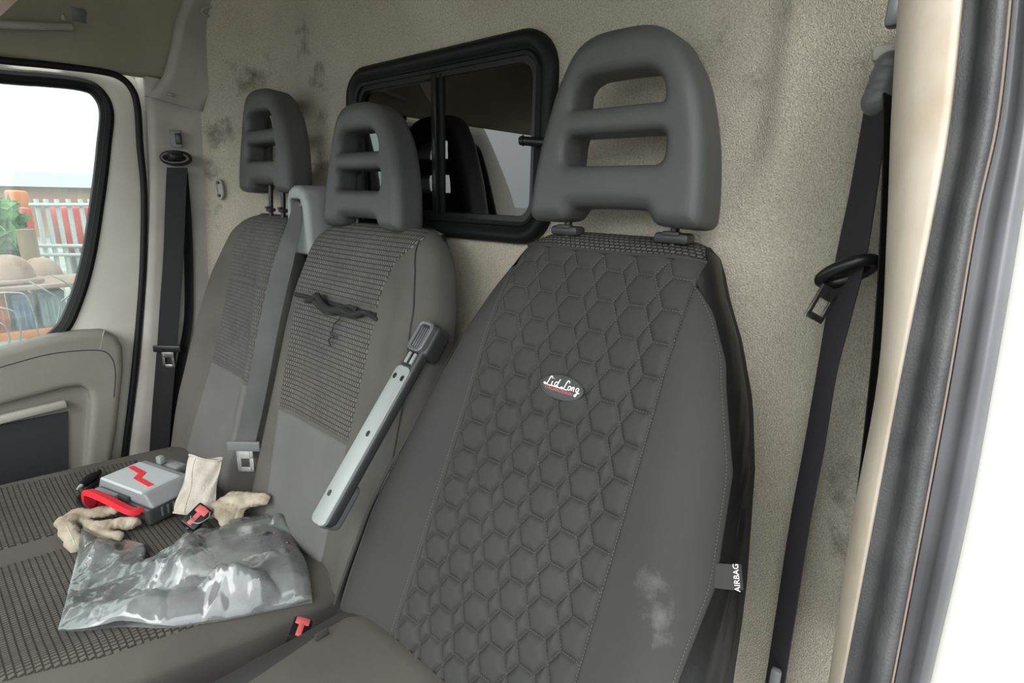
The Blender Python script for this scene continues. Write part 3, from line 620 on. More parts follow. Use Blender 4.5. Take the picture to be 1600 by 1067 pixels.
# outer body side behind the pillar trim (passenger side)
MB().box((-.945, .85, .6), (.03, .70, 1.9), None, .004).build('wall_left', 'pillar_trim', kind='structure')

# ================================================================== SEATS
class Back:
    def __init__(s, o, up, nrm, Wt, T, L, s1, Rt, hb, xb, wb, e_=4.0):
        s.o = e(o); s.up = e(up) / np.linalg.norm(up); s.n = e(nrm) / np.linalg.norm(nrm)
        s.Ws, s.Wv = zip(*Wt); s.T = T; s.L = L; s.s1 = s1; s.Rt = Rt; s.hb = hb; s.xb = xb; s.wb = wb; s.e = e_
    def W(s, t): return np.interp(t, s.Ws, s.Wv)
    def Tf(s, t): return s.T * np.interp(t, [.2, .6], [1, .62])
    def cy(s, x, t): return np.maximum(0, 1 - np.minimum(1, np.abs(x) / s.W(t)) ** s.e) ** (1 / s.e)
    def dep(s, x, t):
        c = s.cy(x, t); r = np.clip((t - s.s1) / (s.L - s.s1), 0, 1)
        b = s.hb * np.exp(-((np.abs(x) - s.xb * s.W(t) / max(s.Wv)) / s.wb) ** 2) * c * np.clip((s.L - t) / .2, 0, 1)
        return s.Tf(t) / 2 * (c - 1) + b - s.Rt * (1 - np.sqrt(np.maximum(0, 1 - r * r)))
    lb = 0
    def P(s, x, t, off=0):
        x = np.asarray(x, float); t = np.asarray(t, float); d = s.dep(x, t) + off
        x = x - s.lb * np.maximum(-x - .148, 0) * np.clip((.42 - t) / .3, 0, 1)
        return s.o + x[..., None] * e([1, 0, 0]) + t[..., None] * s.up + d[..., None] * s.n
    def loop(s, t, n=26):
        a = np.linspace(0, math.pi, n); x = s.W(t) * np.sign(np.cos(a)) * np.abs(np.cos(a)) ** .6
        f = s.P(x, np.full(n, t)); c = s.cy(x, t); d = -s.Tf(t) / 2 - (s.Tf(t) / 2) * c
        b = s.o + x[:, None] * e([1, 0, 0]) + t * s.up + d[:, None] * s.n
        return np.vstack([f, b[::-1][1:-1]])
    def body(s, name, mat_, parent, s0, n=40, shrink=0):
        ts = np.concatenate([np.linspace(s0, s.s1, n), s.s1 + (s.L - s.s1) * np.sin(np.linspace(0, math.pi / 2, 12))[1:]])
        R_ = np.array([s.loop(t) - shrink * s.n for t in ts]); k = R_.shape[1]; V = R_.reshape(-1, 3); Fc = []
        for i in range(len(ts) - 1):
            for j in range(k): Fc.append((i * k + j, i * k + (j + 1) % k, (i + 1) * k + (j + 1) % k, (i + 1) * k + j))
        Fc += [tuple(range(k)), tuple((len(ts) - 1) * k + j for j in range(k))[::-1]]
        return mesh(name, V, Fc, mat_, parent)
    def patch(s, name, mat_, parent, x0, x1, s0, s1, off=.005, tuck=.010, nu=30, nv=36, disp=None, **k):
        def fn(U, V):
            t = s0 + (s1 - s0) * V; a = x0(t) if callable(x0) else x0; b = x1(t) if callable(x1) else x1; x = a + (b - a) * U
            ed = np.minimum(np.minimum(U, 1 - U) * np.abs(b - a), np.minimum(V, 1 - V) * (s1 - s0))
            o2 = off * np.sqrt(np.clip(1 - (1 - np.clip(ed / tuck, 0, 1)) ** 2, 0, 1)) - .002
            if disp is not None: o2 = o2 + disp(x, t)
            return s.P(x, t, o2)
        uvf = lambda U, V: ((x0(s0 + (s1 - s0) * V) if callable(x0) else x0) * (1 - U) + (x1(s0 + (s1 - s0) * V) if callable(x1) else x1) * U, s0 + (s1 - s0) * V)
        g = lambda n: .5 - .5 * np.cos(np.linspace(0, math.pi, n)) * (.35 + .65 * np.abs(np.cos(np.linspace(0, math.pi, n))) ** .2)
        lin = lambda n: np.unique(np.concatenate([[0, .01, .02, .04], np.linspace(.06, .94, n), [.96, .98, .99, 1]]))
        return grid(name, lin(nu), lin(nv), fn, mat_, parent, uvf, **k)

# ---------------- headrest shape, shared
hr_half = [(0, .241), (.030, .240), (.055, .234), (.076, .220), (.092, .198), (.107, .170), (.120, .130), (.130, .090), (.1365, .045), (.139, .010), (.136, -.003), (.124, -.008), (.082, -.006), (.070, -.001), (.062, .010), (.052, .014), (0, .015)]
hro = sd_poly(cr(hr_half[:-1] + [(-x, y) for x, y in hr_half[::-1][:-1]], 4, True))
lo_s = sd_poly(rounded_rect(-.078, .078, .071, .112, .012, 5)); up_s = sd_poly([(-.069, .147), (.069, .147), (.070, .155), (.066, .170), (.057, .181), (.042, .187), (0, .188), (-.042, .187), (-.057, .181), (-.066, .170), (-.070, .155)])
HD = .039
def f_hr(x, w_, z):
    o2 = hro(x, z); sw = w_ + .012 * np.clip((z - .12) / .12, 0, 1) ** 2      # top leans a little
    d = sd_ext(o2, sw - HD, HD, .022)
    sl = np.minimum(lo_s(x, z), up_s(x, z))
    thin = np.maximum(np.maximum(np.abs(x) - .088, np.abs(z - .13) - .075), 0)
    d = smax(d, -sl, .016)
    cutb = np.maximum(.058 - sw, np.maximum(np.abs(x) - .078, np.abs(z - .129) - .066))   # hollow at the back of the slots
    return smax(d, -cutb, .014)
HV, HF = sdf_vf(f_hr, (-.145, -.02, -.015), (.145, .10, .255), .0036)
def headrest(parent, x, y, z, tilt, posts, ztop, guides=True, gsize=(.034, .022, .014)):
    ex, ez, ey = e([1, 0, 0]), e([0, math.sin(tilt), math.cos(tilt)]), e([0, math.cos(tilt), -math.sin(tilt)])
    hr = mesh('headrest', e([x, y, z]) + HV[:, :1] * ex + HV[:, 1:2] * ey + HV[:, 2:] * ez, HF, 'headrest_skin', parent)
    for px in posts:
        p = e([x + px, y, z]) + ey * .045 + ez * .02; q = p - ez * (p[2] - ztop + .03) / ez[2]
        mb = MB(); mb.tube([p, q], .006, 12); mb.build('post', 'black_plastic', hr)
        if guides:
            g = p - ez * (p[2] - ztop) / ez[2]; V, Fc = box_vf(g, gsize, None, .005); MB().add(V, Fc).box(g + e([0, -.008, .006]), (gsize[0] * .5, .012, .006), None, .002).build('post_guide', 'guide_plastic', hr)
    return hr

# ---------------- driver seat (under its cover)
DS = Back((.508, .412, .43), (0, .266, .559), (0, -.559, .266), [(-.10, .295), (.0, .296), (.10, .29), (.25, .272), (.38, .25), (.46, .228), (.53, .198), (.58, .17), (.615, .154), (.635, .142), (.652, .122)], .16, .652, .585, .055, .022, .235, .06)
DS.lb = .27
seat = thing('driver_seat', (.508, .2, 0), 'nearest seat, single driver seat under a black quilted cover', 'seat')
DS.body('backrest', 'weave_top', seat, -.08, shrink=.004)
# woven top of the backrest that shows above the cover
DS.patch('top_fabric', 'weave_top', seat, lambda t: -DS.W(t) * .93, lambda t: DS.W(t) * .93, .590, .651, .001, .004)
headrest(seat, .514, .657, 1.024, math.radians(4.3), (-.088, .088), 1.001, gsize=(.05, .026, .014))
MB().box((.51, .17, .2), (.44, .46, .22), None, .02).build('pedestal', 'black_plastic', seat)
MB().box((.515, .15, .36), (.50, .52, .12), None, .04).build('seat_cushion', 'cushion_cloth', seat)

cov = thing('seat_cover', (.508, .38, .44), 'black quilted seat cover with hexagon stitching on the driver seat', 'seat cover')
HE = .0252; HA = HE * math.sqrt(3) / 2; HX, HS = -.0705, .208
def quilt(x, t):
    dx = (x - HX + HE) % (2 * HE) - HE; dy = (t - HS + HA) % (2 * HA) - HA
    D = np.abs(HA - np.maximum(np.abs(dy), .866 * np.abs(dx) + .5 * np.abs(dy)))
    ed = np.minimum(.148 - np.abs(x), 1)
    amp = .0088 - .0040 * np.clip((t - .36) / .2, 0, 1)
    return amp * (1 - np.exp(-np.minimum(D, np.maximum(ed, 0) + .0004) / .0042)) - amp * .6
TOPF = lambda x: .6135 + .4 * x * x
cxw = lambda t: np.minimum(.148, DS.W(t) * .95)
def fnq(U, V):
    t0 = -.05 + (.05 + .605) * V; x = (U * 2 - 1) * cxw(t0); t = t0 + np.where(V > .9, (V - .9) / .1, 0) * .4 * x * x * .5
    return DS.P(x, t, .003 + quilt(x, t))
qp = grid('quilted_panel', np.linspace(0, 1, 240), np.linspace(0, 1, 520), fnq, 'cover_quilt', cov)
xs_r = lambda t: np.interp(t, [-.05, .0, .146, .245, .37, .49, .545, .575], [.245, .25, .257, .262, .246, .207, .178, .150])
wr = DS.patch('wing_panel', 'cover_wing', cov, .1475, lambda t: np.minimum(xs_r(t), DS.W(t) * .985), -.05, .572, .003, .006)
DS.patch('wing_panel', 'cover_wing', cov, lambda t: -np.minimum(xs_r(t) + .012, DS.W(t) * .99), -.1475, -.05, .572, .003, .006)
def side(name, sg):
    ts = np.linspace(-.05, .632, 90); rows = []
    for t in ts:
        W = float(DS.W(t)); xa = min(float(xs_r(t)) if t < .572 else float(cxw(t)), W * .985) + (.012 if sg < 0 and t < .572 else 0); xa = min(xa, W * .99)
        x = W - (W - xa) * (1 - np.linspace(0, 1, 12)) ** 2.2
        f = DS.P(sg * x, np.full(12, t), .0015); xb_ = W * np.cos(np.linspace(0, 1.5, 9))[1:]
        c = DS.cy(xb_, t); b = DS.o + (sg * xb_)[:, None] * e([1, 0, 0]) + t * DS.up + (-DS.Tf(t) / 2 - (DS.Tf(t) / 2 + .004) * c)[:, None] * DS.n
        r = np.vstack([f, b]); u = np.linspace(0, 1, len(r)); wgt = np.sin(np.clip(u / .8, 0, 1) * math.pi)
        wr_ = .0030 * np.sin((t * 1.0 - u * .30) * 70 + 2.5 * np.sin(t * 17)) * np.clip(.9 - t * 1.7, .05, 1)
        out = np.outer(wgt * wr_, e([sg * .8, 0, 0]) + DS.n * .6); rows.append(r + out)
    R_ = np.array(rows); m_, c_ = R_.shape[:2]; idg = np.arange(m_ * c_).reshape(m_, c_)
    Fc = [(idg[i, k], idg[i, k + 1], idg[i + 1, k + 1], idg[i + 1, k]) for i in range(m_ - 1) for k in range(c_ - 1)]
    return mesh(name, R_.reshape(-1, 3), Fc, 'cover_satin', cov)
side('side_panel', 1); side('side_panel', -1)
# hem at the top of the cover, front and back
P = DS.P(np.linspace(-1, 1, 40) * cxw(.605) * 1.0, .605 + .2 * (np.linspace(-1, 1, 40) * .148) ** 2, .003); mb = MB(); mb.tube(P, .0028, 8); mb.build('top_hem', 'cover_wing', cov)
xx = np.linspace(-1, 1, 40); P = DS.o + (xx * .150)[:, None] * e([1, 0, 0]) + (.658 - .052 * np.abs(xx) ** 3)[:, None] * DS.up + (-.085 + .05 * np.abs(xx) ** 4)[:, None] * DS.n
mb = MB(); mb.tube(P, .0055, 8); mb.build('rear_hem', 'cover_satin', cov)
# stitching
mb = MB()
def dash(p0, p1, tf, n=None, off=.0013, w_=.00032, L_=.0018, pitch=.0040):
    d = np.hypot(p1[0] - p0[0], p1[1] - p0[1]); k = max(1, int(d / pitch))
    for i in range(k):
        f0 = (i + .5 - L_ / pitch / 2) / k; f1 = (i + .5 + L_ / pitch / 2) / k
        A = e([p0[0] + (p1[0] - p0[0]) * f0, p0[1] + (p1[1] - p0[1]) * f0]); B = e([p0[0] + (p1[0] - p0[0]) * f1, p0[1] + (p1[1] - p0[1]) * f1])
        m = (A + B) / 2
        if tf == 'q' and (abs(m[0]) > .146 or m[1] > .600 or m[1] < -.04): continue
        a3, b3 = DS.P(A[0], A[1], off + tfd(A, tf)), DS.P(B[0], B[1], off + tfd(B, tf)); tn = b3 - a3; tn /= np.linalg.norm(tn); sd_ = np.cross(tn, DS.n) * w_; nn_ = DS.n * w_
        mb.add([a3 - sd_, a3 + nn_, a3 + sd_, b3 - sd_, b3 + nn_, b3 + sd_], [(0, 1, 4, 3), (1, 2, 5, 4), (0, 3, 5, 2)])
def tfd(A, tf): return float(.003 + quilt(e(A[0]), e(A[1]))) - .0005 if tf == 'q' else .0035
for i in range(-3, 6):
    for j in range(-7, 11):
        cx_, cy_ = HX + i * 2 * HE, HS + j * 2 * HA
        vt = [(cx_ + HE * math.cos(k * math.pi / 3), cy_ + HE * math.sin(k * math.pi / 3)) for k in range(6)]
        for k in (0, 1, 2, 3, 5): dash(vt[k], vt[(k + 1) % 6], 'q')
for sgn_ in (-1, 1):
    for t in np.arange(-.045, .57, .02): dash((sgn_ * .1505, t), (sgn_ * .1505, t + .02), 's')
    for t in np.arange(-.045, .56, .02):
        dash((sgn_ * (float(min(xs_r(t), DS.W(t) * .985)) - .004), t), (sgn_ * (float(min(xs_r(t + .02), DS.W(t + .02) * .985)) - .004), t + .02), 's')
mb.build('stitching', 'thread', cov, smooth=False, sharp=None, kind='stuff')
# oval badge
bo = DS.P(.008, .405, .0035); bx = e([1, 0, 0]); bn = DS.n; byv = DS.up
aa = np.linspace(0, 2 * math.pi, 40, endpoint=False)
V = [bo + bx * .037 * math.cos(a) + byv * .018 * math.sin(a) for a in aa] + [bo + bx * .0365 * math.cos(a) + byv * .0175 * math.sin(a) + bn * .003 for a in aa] + [bo + bx * .0345 * math.cos(a) + byv * .0158 * math.sin(a) + bn * .0032 for a in aa] + [bo + bx * .034 * math.cos(a) + byv * .0155 * math.sin(a) + bn * .0024 for a in aa]
Fc = [(r * 40 + i, r * 40 + (i + 1) % 40, (r + 1) * 40 + (i + 1) % 40, (r + 1) * 40 + i) for r in range(3) for i in range(40)] + [tuple(120 + i for i in range(40))]
bd = mesh('badge', V, Fc, 'badge_black', cov, sharp=50, label='black oval badge with white script lettering')
strokes = [
    [(.95, .80), (.88, 1.0), (.72, 1.0), (.62, .75), (.48, .25), (.34, .02), (.12, .0), (.02, .10), (.12, .18), (.34, .06), (.7, .0), (1.15, .0), (1.9, .0), (2.55, .0)],      # L with underline swash
    [(1.12, .52), (1.06, .25), (1.10, .06), (1.25, .06)], [(1.20, .82), (1.23, .86)],                                                                                      # i
    [(1.85, .50), (1.65, .55), (1.50, .36), (1.52, .12), (1.68, .08), (1.85, .30), (1.96, .62), (2.05, .95)], [(1.90, .45), (1.84, .16), (1.92, .05), (2.05, .08)],              # d
    [(3.35, .80), (3.28, 1.0), (3.10, 1.0), (2.98, .75), (2.86, .25), (2.70, .02), (2.48, .0), (2.42, .10), (2.52, .18), (2.72, .06), (3.05, .0), (3.3, .02)],                   # L
    [(3.55, .50), (3.38, .42), (3.36, .15), (3.50, .05), (3.66, .16), (3.68, .40), (3.55, .50)],                                                                           # o
    [(3.88, .50), (3.84, .05)], [(3.86, .30), (4.00, .50), (4.12, .45), (4.10, .15), (4.18, .05)],                                                                          # n
    [(4.72, .48), (4.55, .52), (4.42, .38), (4.44, .15), (4.56, .08), (4.70, .25), (4.76, .48), (4.66, .0), (4.58, -.35), (4.42, -.42), (4.40, -.28), (4.60, -.12), (4.95, .05)]]    # g
mb = MB()
for st in strokes:
    q = cr([(x, y, 0) for x, y in st], 5); P = [bo + bx * ((x - 2.45) * .0123) + byv * ((y - .18) * .0125) + bn * .0028 for x, y, _ in q]; mb.tube(P, .00075, 6)
mb.build('script_lettering', 'badge_white', bd)
text_mesh('badge_motto', 'ITALIANDESIGN', .0062, 'badge_red', bd, bo + bn * .0026 - byv * .0060 - bx * .003, bx, byv, spacing=1.05)
# AIRBAG tag on the right seam
tg = DS.P(.262, .258, .006); tx = e([.82, .5, .12]); tx /= np.linalg.norm(tx); ty = DS.up * .985 + e([-.1, 0, 0]); ty = ty - tx * (tx @ ty); ty /= np.linalg.norm(ty); tn = np.cross(tx, ty)
tagp = lambda a, b: tg + tx * a + ty * b + tn * .004 * math.sin(a / .026 * 3)
us_, vs2 = np.linspace(-.006, .024, 8), np.linspace(-.013, .013, 3)
tgo = grid('airbag_tag', us_, vs2, lambda U, V: np.stack([[tagp(a, b) for a, b in zip(r1, r2)] for r1, r2 in zip(U, V)]), 'grey_plastic' if False else 'cover_wing', cov, thick=-tn * .0012)
text_mesh('tag_lettering', 'AIRBAG', .0082, 'badge_white', tgo, tg + tx * .0175 + tn * .0058, ty, -tx, spacing=1.0)

# cushion of the driver seat with its cover
def cush(x0, x1, y0, y1, zb, zf, drop, pw=7, side=.12, raise_=.0, nx=60, ny=50, xr=None):
    def fn(U, V):
        # U,V in [0,1]; beyond the rim the skirt hangs down
        uu = np.clip((U - .06) / .88, 0, 1) * 2 - 1; v2 = np.clip((V - .06) / .94, 0, 1)
        y = y0 + (y1 - y0) * v2
        a = x0(y) if callable(x0) else x0; b = x1(y) if callable(x1) else x1
        x = (a + b) / 2 + (b - a) / 2 * uu
        c = np.maximum(0, 1 - np.abs(uu) ** pw) ** (1 / pw); cf = np.maximum(0, 1 - np.clip(1 - v2, 0, 1) ** (pw * 1.6)) ** (1 / pw)
        z = zb + (zf - zb) * (1 - v2) - drop * (1 - c) - drop * 1.3 * (1 - cf) + raise_ * np.exp(-((np.abs(uu) - .82) / .12) ** 2) * c
        z = z - np.where(U < .06, (.06 - U) / .06 * side, 0) - np.where(U > .94, (U - .94) / .06 * side, 0) - np.where(V < .06, (.06 - V) / .06 * side, 0)
        return np.stack([x, y, z], -1)
    return fn
us_ = np.unique(np.concatenate([np.linspace(0, .06, 4), .06 + .88 * (.5 - .5 * np.cos(np.linspace(0, math.pi, 60)))])); us_ = np.unique(np.concatenate([us_, np.linspace(.94, 1, 4)]))
vs3 = np.unique(np.concatenate([np.linspace(0, .06, 4), .06 + .94 * np.linspace(0, 1, 50) ** 1.5]))
fc = cush(.238, .775, -.12, .43, .395, .42, .03, 7, .16, .012)
grid('cushion_cover', us_, vs3, fc, 'cover_wing', cov)
P = cr([sv(u, v, Z=.415) for u, v in [(508, 996), (520, 1015), (540, 1045), (560, 1080), (585, 1120)]], 6); mb = MB(); mb.tube(P, .0022, 8); mb.build('cushion_piping', 'cover_quilt', cov)
p = sv(503, 992, Z=.42); MB().box(p, (.006, .022, .016), None, .004).build('strap_loop', 'cover_quilt', cov)
P = cr([DS.P(-.262, t, .008) for t in (-.05, 0, .06, .12, .2, .3)], 5); mb = MB(); mb.tube(P, .0028, 8); mb.build('edge_piping', 'cover_quilt', cov)

# folded-up armrest of the driver seat
a0, a1 = e([.195, .388, .548]), e([.197, .612, .826]); av = (a1 - a0); AL = np.linalg.norm(av); av /= AL; aw = e([.985, .17, 0]); aw = aw - av * (aw @ av); aw /= np.linalg.norm(aw); an = np.cross(av, aw); an = an if an[1] < 0 else -an
arm = thing('armrest', a0, 'raised grey armrest with silver back plate between the bench and driver seat', 'armrest')
def f_arm(l, w_, d):
    q = np.maximum(np.abs(w_) - .0255, 0)
    return sd_ext(sd_poly(rounded_rect(-.02, AL + .006, -.0185, .0185, .017, 6))(l, w_), d + .013, .013, .008)
V, Fc = sdf_vf(f_arm, (-.04, -.04, -.065), (AL + .03, .04, .01), .004)
A3 = lambda V: a0 + V[:, :1] * av + V[:, 1:2] * aw + V[:, 2:] * an
mesh('arm_body', A3(V), Fc, 'guide_plastic', arm)
def plate(name, l0, l1, w0, w1, d0, d1, r, mat_, parent):
    o2 = rounded_rect(l0, l1, w0, w1, r, 5); k = len(o2); rows = [np.c_[o2, np.full(k, d0)], np.c_[o2, np.full(k, d1 - .001)], np.c_[(o2 - o2.mean(0)) * (1 - .002 / e([l1 - l0, w1 - w0])) + o2.mean(0), np.full(k, d1)]]
    V = np.vstack(rows); Fc = [(q * k + i, q * k + (i + 1) % k, (q + 1) * k + (i + 1) % k, (q + 1) * k + i) for q in range(2) for i in range(k)] + [tuple(2 * k + i for i in range(k))]
    return mesh(name, A3(V), Fc, mat_, parent, sharp=40)
plate('back_plate', -.018, AL * .76, -.0165, .0165, -.004, .0035, .010, 'silver_plastic', arm)
for l, w_ in ((AL * .70, -.009), (AL * .70, .009), (AL * .40, .003), (AL * .09, -.007)):
    sc_ = plate('screw', l - .0055, l + .0055, -.004 + w_, .004 + w_, .003, .0042, .0035, 'black_plastic', arm)
plate('slot_recess', AL * .77, AL * .845, -.012, .012, -.002, .0010, .003, 'black_plastic', arm)
MB().add(*ring_sweep(A3(np.c_[rounded_rect(AL * .845, AL + .004, -.0175, .0175, .012, 6), np.zeros(28)]), [(0, -.002), (0, .006), (.003, .008), (.007, .006), (.007, -.002)], np.array([aw * 0 + v for v in (lambda o2: (offset_dirs(o2)[:, :1] * av + offset_dirs(o2)[:, 1:2] * aw))(rounded_rect(AL * .845, AL + .004, -.0175, .0175, .012, 6))]), an)).build('loop_grip', 'grey_plastic', arm)
for k in range(4): MB().add(*box_vf(A3(e([[AL * .92, -.0075 + .005 * k, .002]]))[0], (AL * .115, .003, .004), frame(av, aw, an), .001)).build('grip_rib', 'grey_plastic', arm)
for w_ in (-.009, .009): MB().add(*box_vf(A3(e([[AL * .808, w_ * .7 + .003, .003]]))[0], (AL * .06, .006, .004), frame(av, aw, an), .001)).build('slot_rib', 'silver_plastic', arm)
V, Fc = sdf_vf(lambda l, w_, d: sd_ext(sd_poly(rounded_rect(-.022, .060, -.026, .015, .014, 5))(l, w_), d + .022, .022, .009), (-.04, -.045, -.06), (.08, .035, .012), .004); mesh('pivot_housing', A3(V), Fc, 'grey_plastic', arm)
V, Fc = sdf_vf(lambda l, w_, d: sd_ext(sd_poly(rounded_rect(AL * .84, AL + .006, -.012, .024, .010, 5))(l, w_), d + .024, .022, .008), (AL * .8, -.03, -.06), (AL + .03, .045, .012), .004); mesh('grip_housing', A3(V), Fc, 'guide_plastic', arm)

# ---------------- two-seat passenger bench
bench = thing('passenger_bench', (-.30, .2, 0), 'grey two-seat passenger bench with woven fabric inserts', 'bench seat')
UPB, NB = (0, .179, .569), (0, -.569, .179)
MS = Back((-.055, .48, .417), UPB, NB, [(-.12, .245), (.1, .25), (.35, .254), (.45, .247), (.52, .230), (.56, .212), (.59, .185), (.605, .16), (.613, .13)], .13, .613, .53, .06, .026, .205, .05)
OS = Back((-.56, .48, .417), UPB, NB, [(-.12, .25), (.0, .285), (.06, .292), (.2, .278), (.33, .25), (.43, .216), (.50, .19), (.55, .168), (.585, .14), (.605, .11), (.613, .085)], .11, .613, .52, .06, .030, .20, .05)
b1 = MS.body('backrest', 'seat_cloth', bench, -.10); b2 = OS.body('backrest', 'seat_cloth', bench, -.10)
MS.patch('upper_insert', 'weave', b1, lambda t: -.2 + .0 * t, lambda t: np.interp(t, [.43, .48, .53, .56, .585, .61], [.097, .103, .125, .16, .17, .14]), .432, .611, .006)
MS.patch('middle_insert', 'weave', b1, lambda t: np.interp(t, [.16, .40], [-.168, -.186]), lambda t: .1 + 0 * t, .166, .412, .006, .014)
MS.patch('lower_panel', 'seat_cloth_pale', b1, lambda t: np.interp(t, [-.1, .16], [-.14, -.168]), lambda t: .1 + 0 * t, -.09, .160, .006, .014)
OS.patch('upper_insert', 'weave_outer', b2, lambda t: np.interp(t, [.42, .5, .6], [-.08, -.09, -.06]), lambda t: np.minimum(.2, OS.W(t) * .93), .426, .611, .006)
OS.patch('middle_insert', 'weave_outer', b2, lambda t: np.interp(t, [.18, .41], [-.085, -.08]), lambda t: .2 + 0 * t, .186, .418, .006, .014)
OS.patch('lower_panel', 'seat_cloth_pale', b2, lambda t: np.interp(t, [-.1, 0, .18], [-.115, -.115, -.085]), lambda t: .2 + 0 * t, -.09, .180, .006, .014)
# piping between front and side panel of the middle backrest
P = np.array([MS.P(x, t, .001) for x, t in zip(np.interp(np.linspace(-.05, .585, 40), [-.05, .3, .45, .52, .585], [.235, .232, .214, .190, .158]), np.linspace(-.05, .585, 40))]); mb = MB(); mb.tube(P, .0014, 6); mb.build('side_seam', 'thread_dark', b1)
headrest(bench, -.086, .651, .985, math.radians(4.4), (-.06, .06), .97, guides=False)
headrest(bench, -.517, .651, 1.053, math.radians(4.4), (-.035, .035), 1.000, gsize=(.026, .02, .010))
xr_ = lambda y: np.interp(y, [-.06, 0, .06, .15, .3, .5], [.03, .065, .085, .105, .125, .135])
xl_ = lambda y: np.interp(y, [-.06, 0, .06, .3, .5], [-.70, -.735, -.755, -.775, -.78])
ZB, ZF = .325, .375
fb = cush(xl_, xr_, -.06, .50, ZB, ZF, .05, 7, .16, .016)
cu = grid('seat_cushion', us_, vs3, fb, 'cushion_cloth', bench)
def ins(name, xa, xb_, y0_, y1_):
    def fn(U, V):
        y = y0_ + (y1_ - y0_) * V; a = xa(y) if callable(xa) else xa; b = xb_(y) if callable(xb_) else xb_; x = a + (b - a) * U
        l, r = xl_(y), xr_(y); un_ = (x - (l + r) / 2) / ((r - l) / 2); vn = (y + .06) / .56
        P_ = fb(.06 + .44 * (un_ + 1), .06 + .94 * vn); ed = np.minimum(np.minimum(U, 1 - U) * (b - a), np.minimum(V, 1 - V) * (y1_ - y0_))
        P_[..., 2] += .005 * np.sqrt(np.clip(1 - (1 - np.clip(ed / .012, 0, 1)) ** 2, 0, 1)) - .001; return P_
    lin = np.unique(np.concatenate([[0, .01, .02, .04], np.linspace(.06, .94, 34), [.96, .98, .99, 1]]))
    grid(name, lin, lin, fn, 'weave_cushion', cu, lambda U, V: (xa(y0_ + (y1_ - y0_) * V) * (1 - U) + xb_(y0_ + (y1_ - y0_) * V) * U if callable(xa) else xa * (1 - U) + (xb_(y0_ + (y1_ - y0_) * V) if callable(xb_) else xb_) * U, y0_ + (y1_ - y0_) * V))
ins('cushion_insert', -.675, -.40, -.055, .33); ins('cushion_insert', -.335, lambda y: np.interp(y, [-.05, 0, .1, .25, .36], [-.02, .01, .045, .07, .06]), -.058, .36)
MB().box((-.31, .17, .16), (.80, .46, .20), None, .02).build('bench_base', 'black_plastic', bench)
# black rag stuffed in the slit between the two inserts, with a dangling thread
rg = thing('rag', MS.P(-.02, .42), 'crumpled black cloth strip stuck in the slit of the middle backrest', 'rag')
def ms_at(u, v, off):
    d = FWD + RIGHT * (u - 800) / F - UP * (v - 533.5) / F; o2 = MS.o + MS.n * off; t = ((o2 - CAM) @ MS.n) / (d @ MS.n); return CAM + d * t
mb = MB(); mb.tube(cr([ms_at(u, v, o2) for u, v, o2 in [(468, 474, .0), (487, 468, .014), (495, 462, .022), (502, 472, .02), (515, 484, .014), (535, 485, .022), (552, 492, .016), (570, 488, .012), (590, 500, .0)]], 6), np.interp(np.arange(49), [0, 12, 20, 30, 48], [.004, .008, .006, .009, .004]), 8); mb.build('knotted_strip', 'rag', rg)
strap('strip_end', cr([ms_at(488, 468, .018), ms_at(500, 480, .022), ms_at(512, 488, .016), ms_at(528, 484, .02), ms_at(545, 480, .016), ms_at(556, 486, .012)], 5), MS.up * .0065, .002, 'rag', rg)
mb = MB(); mb.tube(cr([ms_at(u, v, .013) for u, v in [(533, 486), (531, 498), (522, 506), (520, 515), (516, 522), (523, 526), (514, 530), (517, 541)]], 5), .0014, 6); mb.build('thread_tail', 'rag', rg)
P = np.array([MS.P(x, .421, .0005) for x in np.linspace(-.19, .1, 30)]); mb = MB(); mb.tube(P, .0055, 8); mb.build('slit', 'rag', b1)

# ================================================================== SEAT BELTS
def tongue(name, parent, c, rx, dn, wbar, hbar, wpl, hpl, barm, platem, thick=.008):
    rx = e(rx) / np.linalg.norm(rx); dn = e(dn); dn = dn - rx * (dn @ rx); dn /= np.linalg.norm(dn); nn_ = np.cross(rx, dn); nn_ = nn_ if nn_ @ (CAM - c) > 0 else -nn_
    V, Fc = box_vf(c, (wbar, hbar, thick), frame(rx, dn, nn_), min(hbar, thick) * .38); t = MB().add(V, Fc).build(name, barm, parent)
    mb = MB(); p = c + dn * (hbar / 2 + hpl / 2 - .003); k = .22
    for o2, sz in ((rx * wpl * .38, (wpl * .24, hpl, .0026)), (-rx * wpl * .38, (wpl * .24, hpl, .0026)), (dn * hpl * .40, (wpl, hpl * .2, .0026)), (-dn * hpl * .30, (wpl, hpl * .4, .0026))):
        V, Fc = box_vf(p + o2, sz, frame(rx, dn, nn_), .0008); mb.add(V, Fc)
    mb.build('latch_plate', platem, t); return t
# middle belt
mbt = thing('seat_belt', (-.3, .6, .95), 'grey lap and shoulder belt hanging over the backrest between the two bench seats', 'seat belt')
px = [(467, 316), (461, 345), (447, 395), (433, 450), (418, 520), (405, 590), (394, 645), (384, 690)]
C = cr([sv(u, v, X=-.3) for u, v in px], 6); cr_r = e([.74, .67, .0])
strap('webbing', C, np.repeat((cr_r * .0232 / np.linalg.norm(cr_r))[None], len(C), 0) * np.interp(np.arange(len(C)), [0, 6, 14], [.45, .7, 1])[:, None], .0018, 'belt_grey', mbt)
tongue('tongue', mbt, sv(381, 697, X=-.292), cr_r, (-.1, -.1, -1), .075, .024, .038, .055, 'tongue_grey', 'chrome')
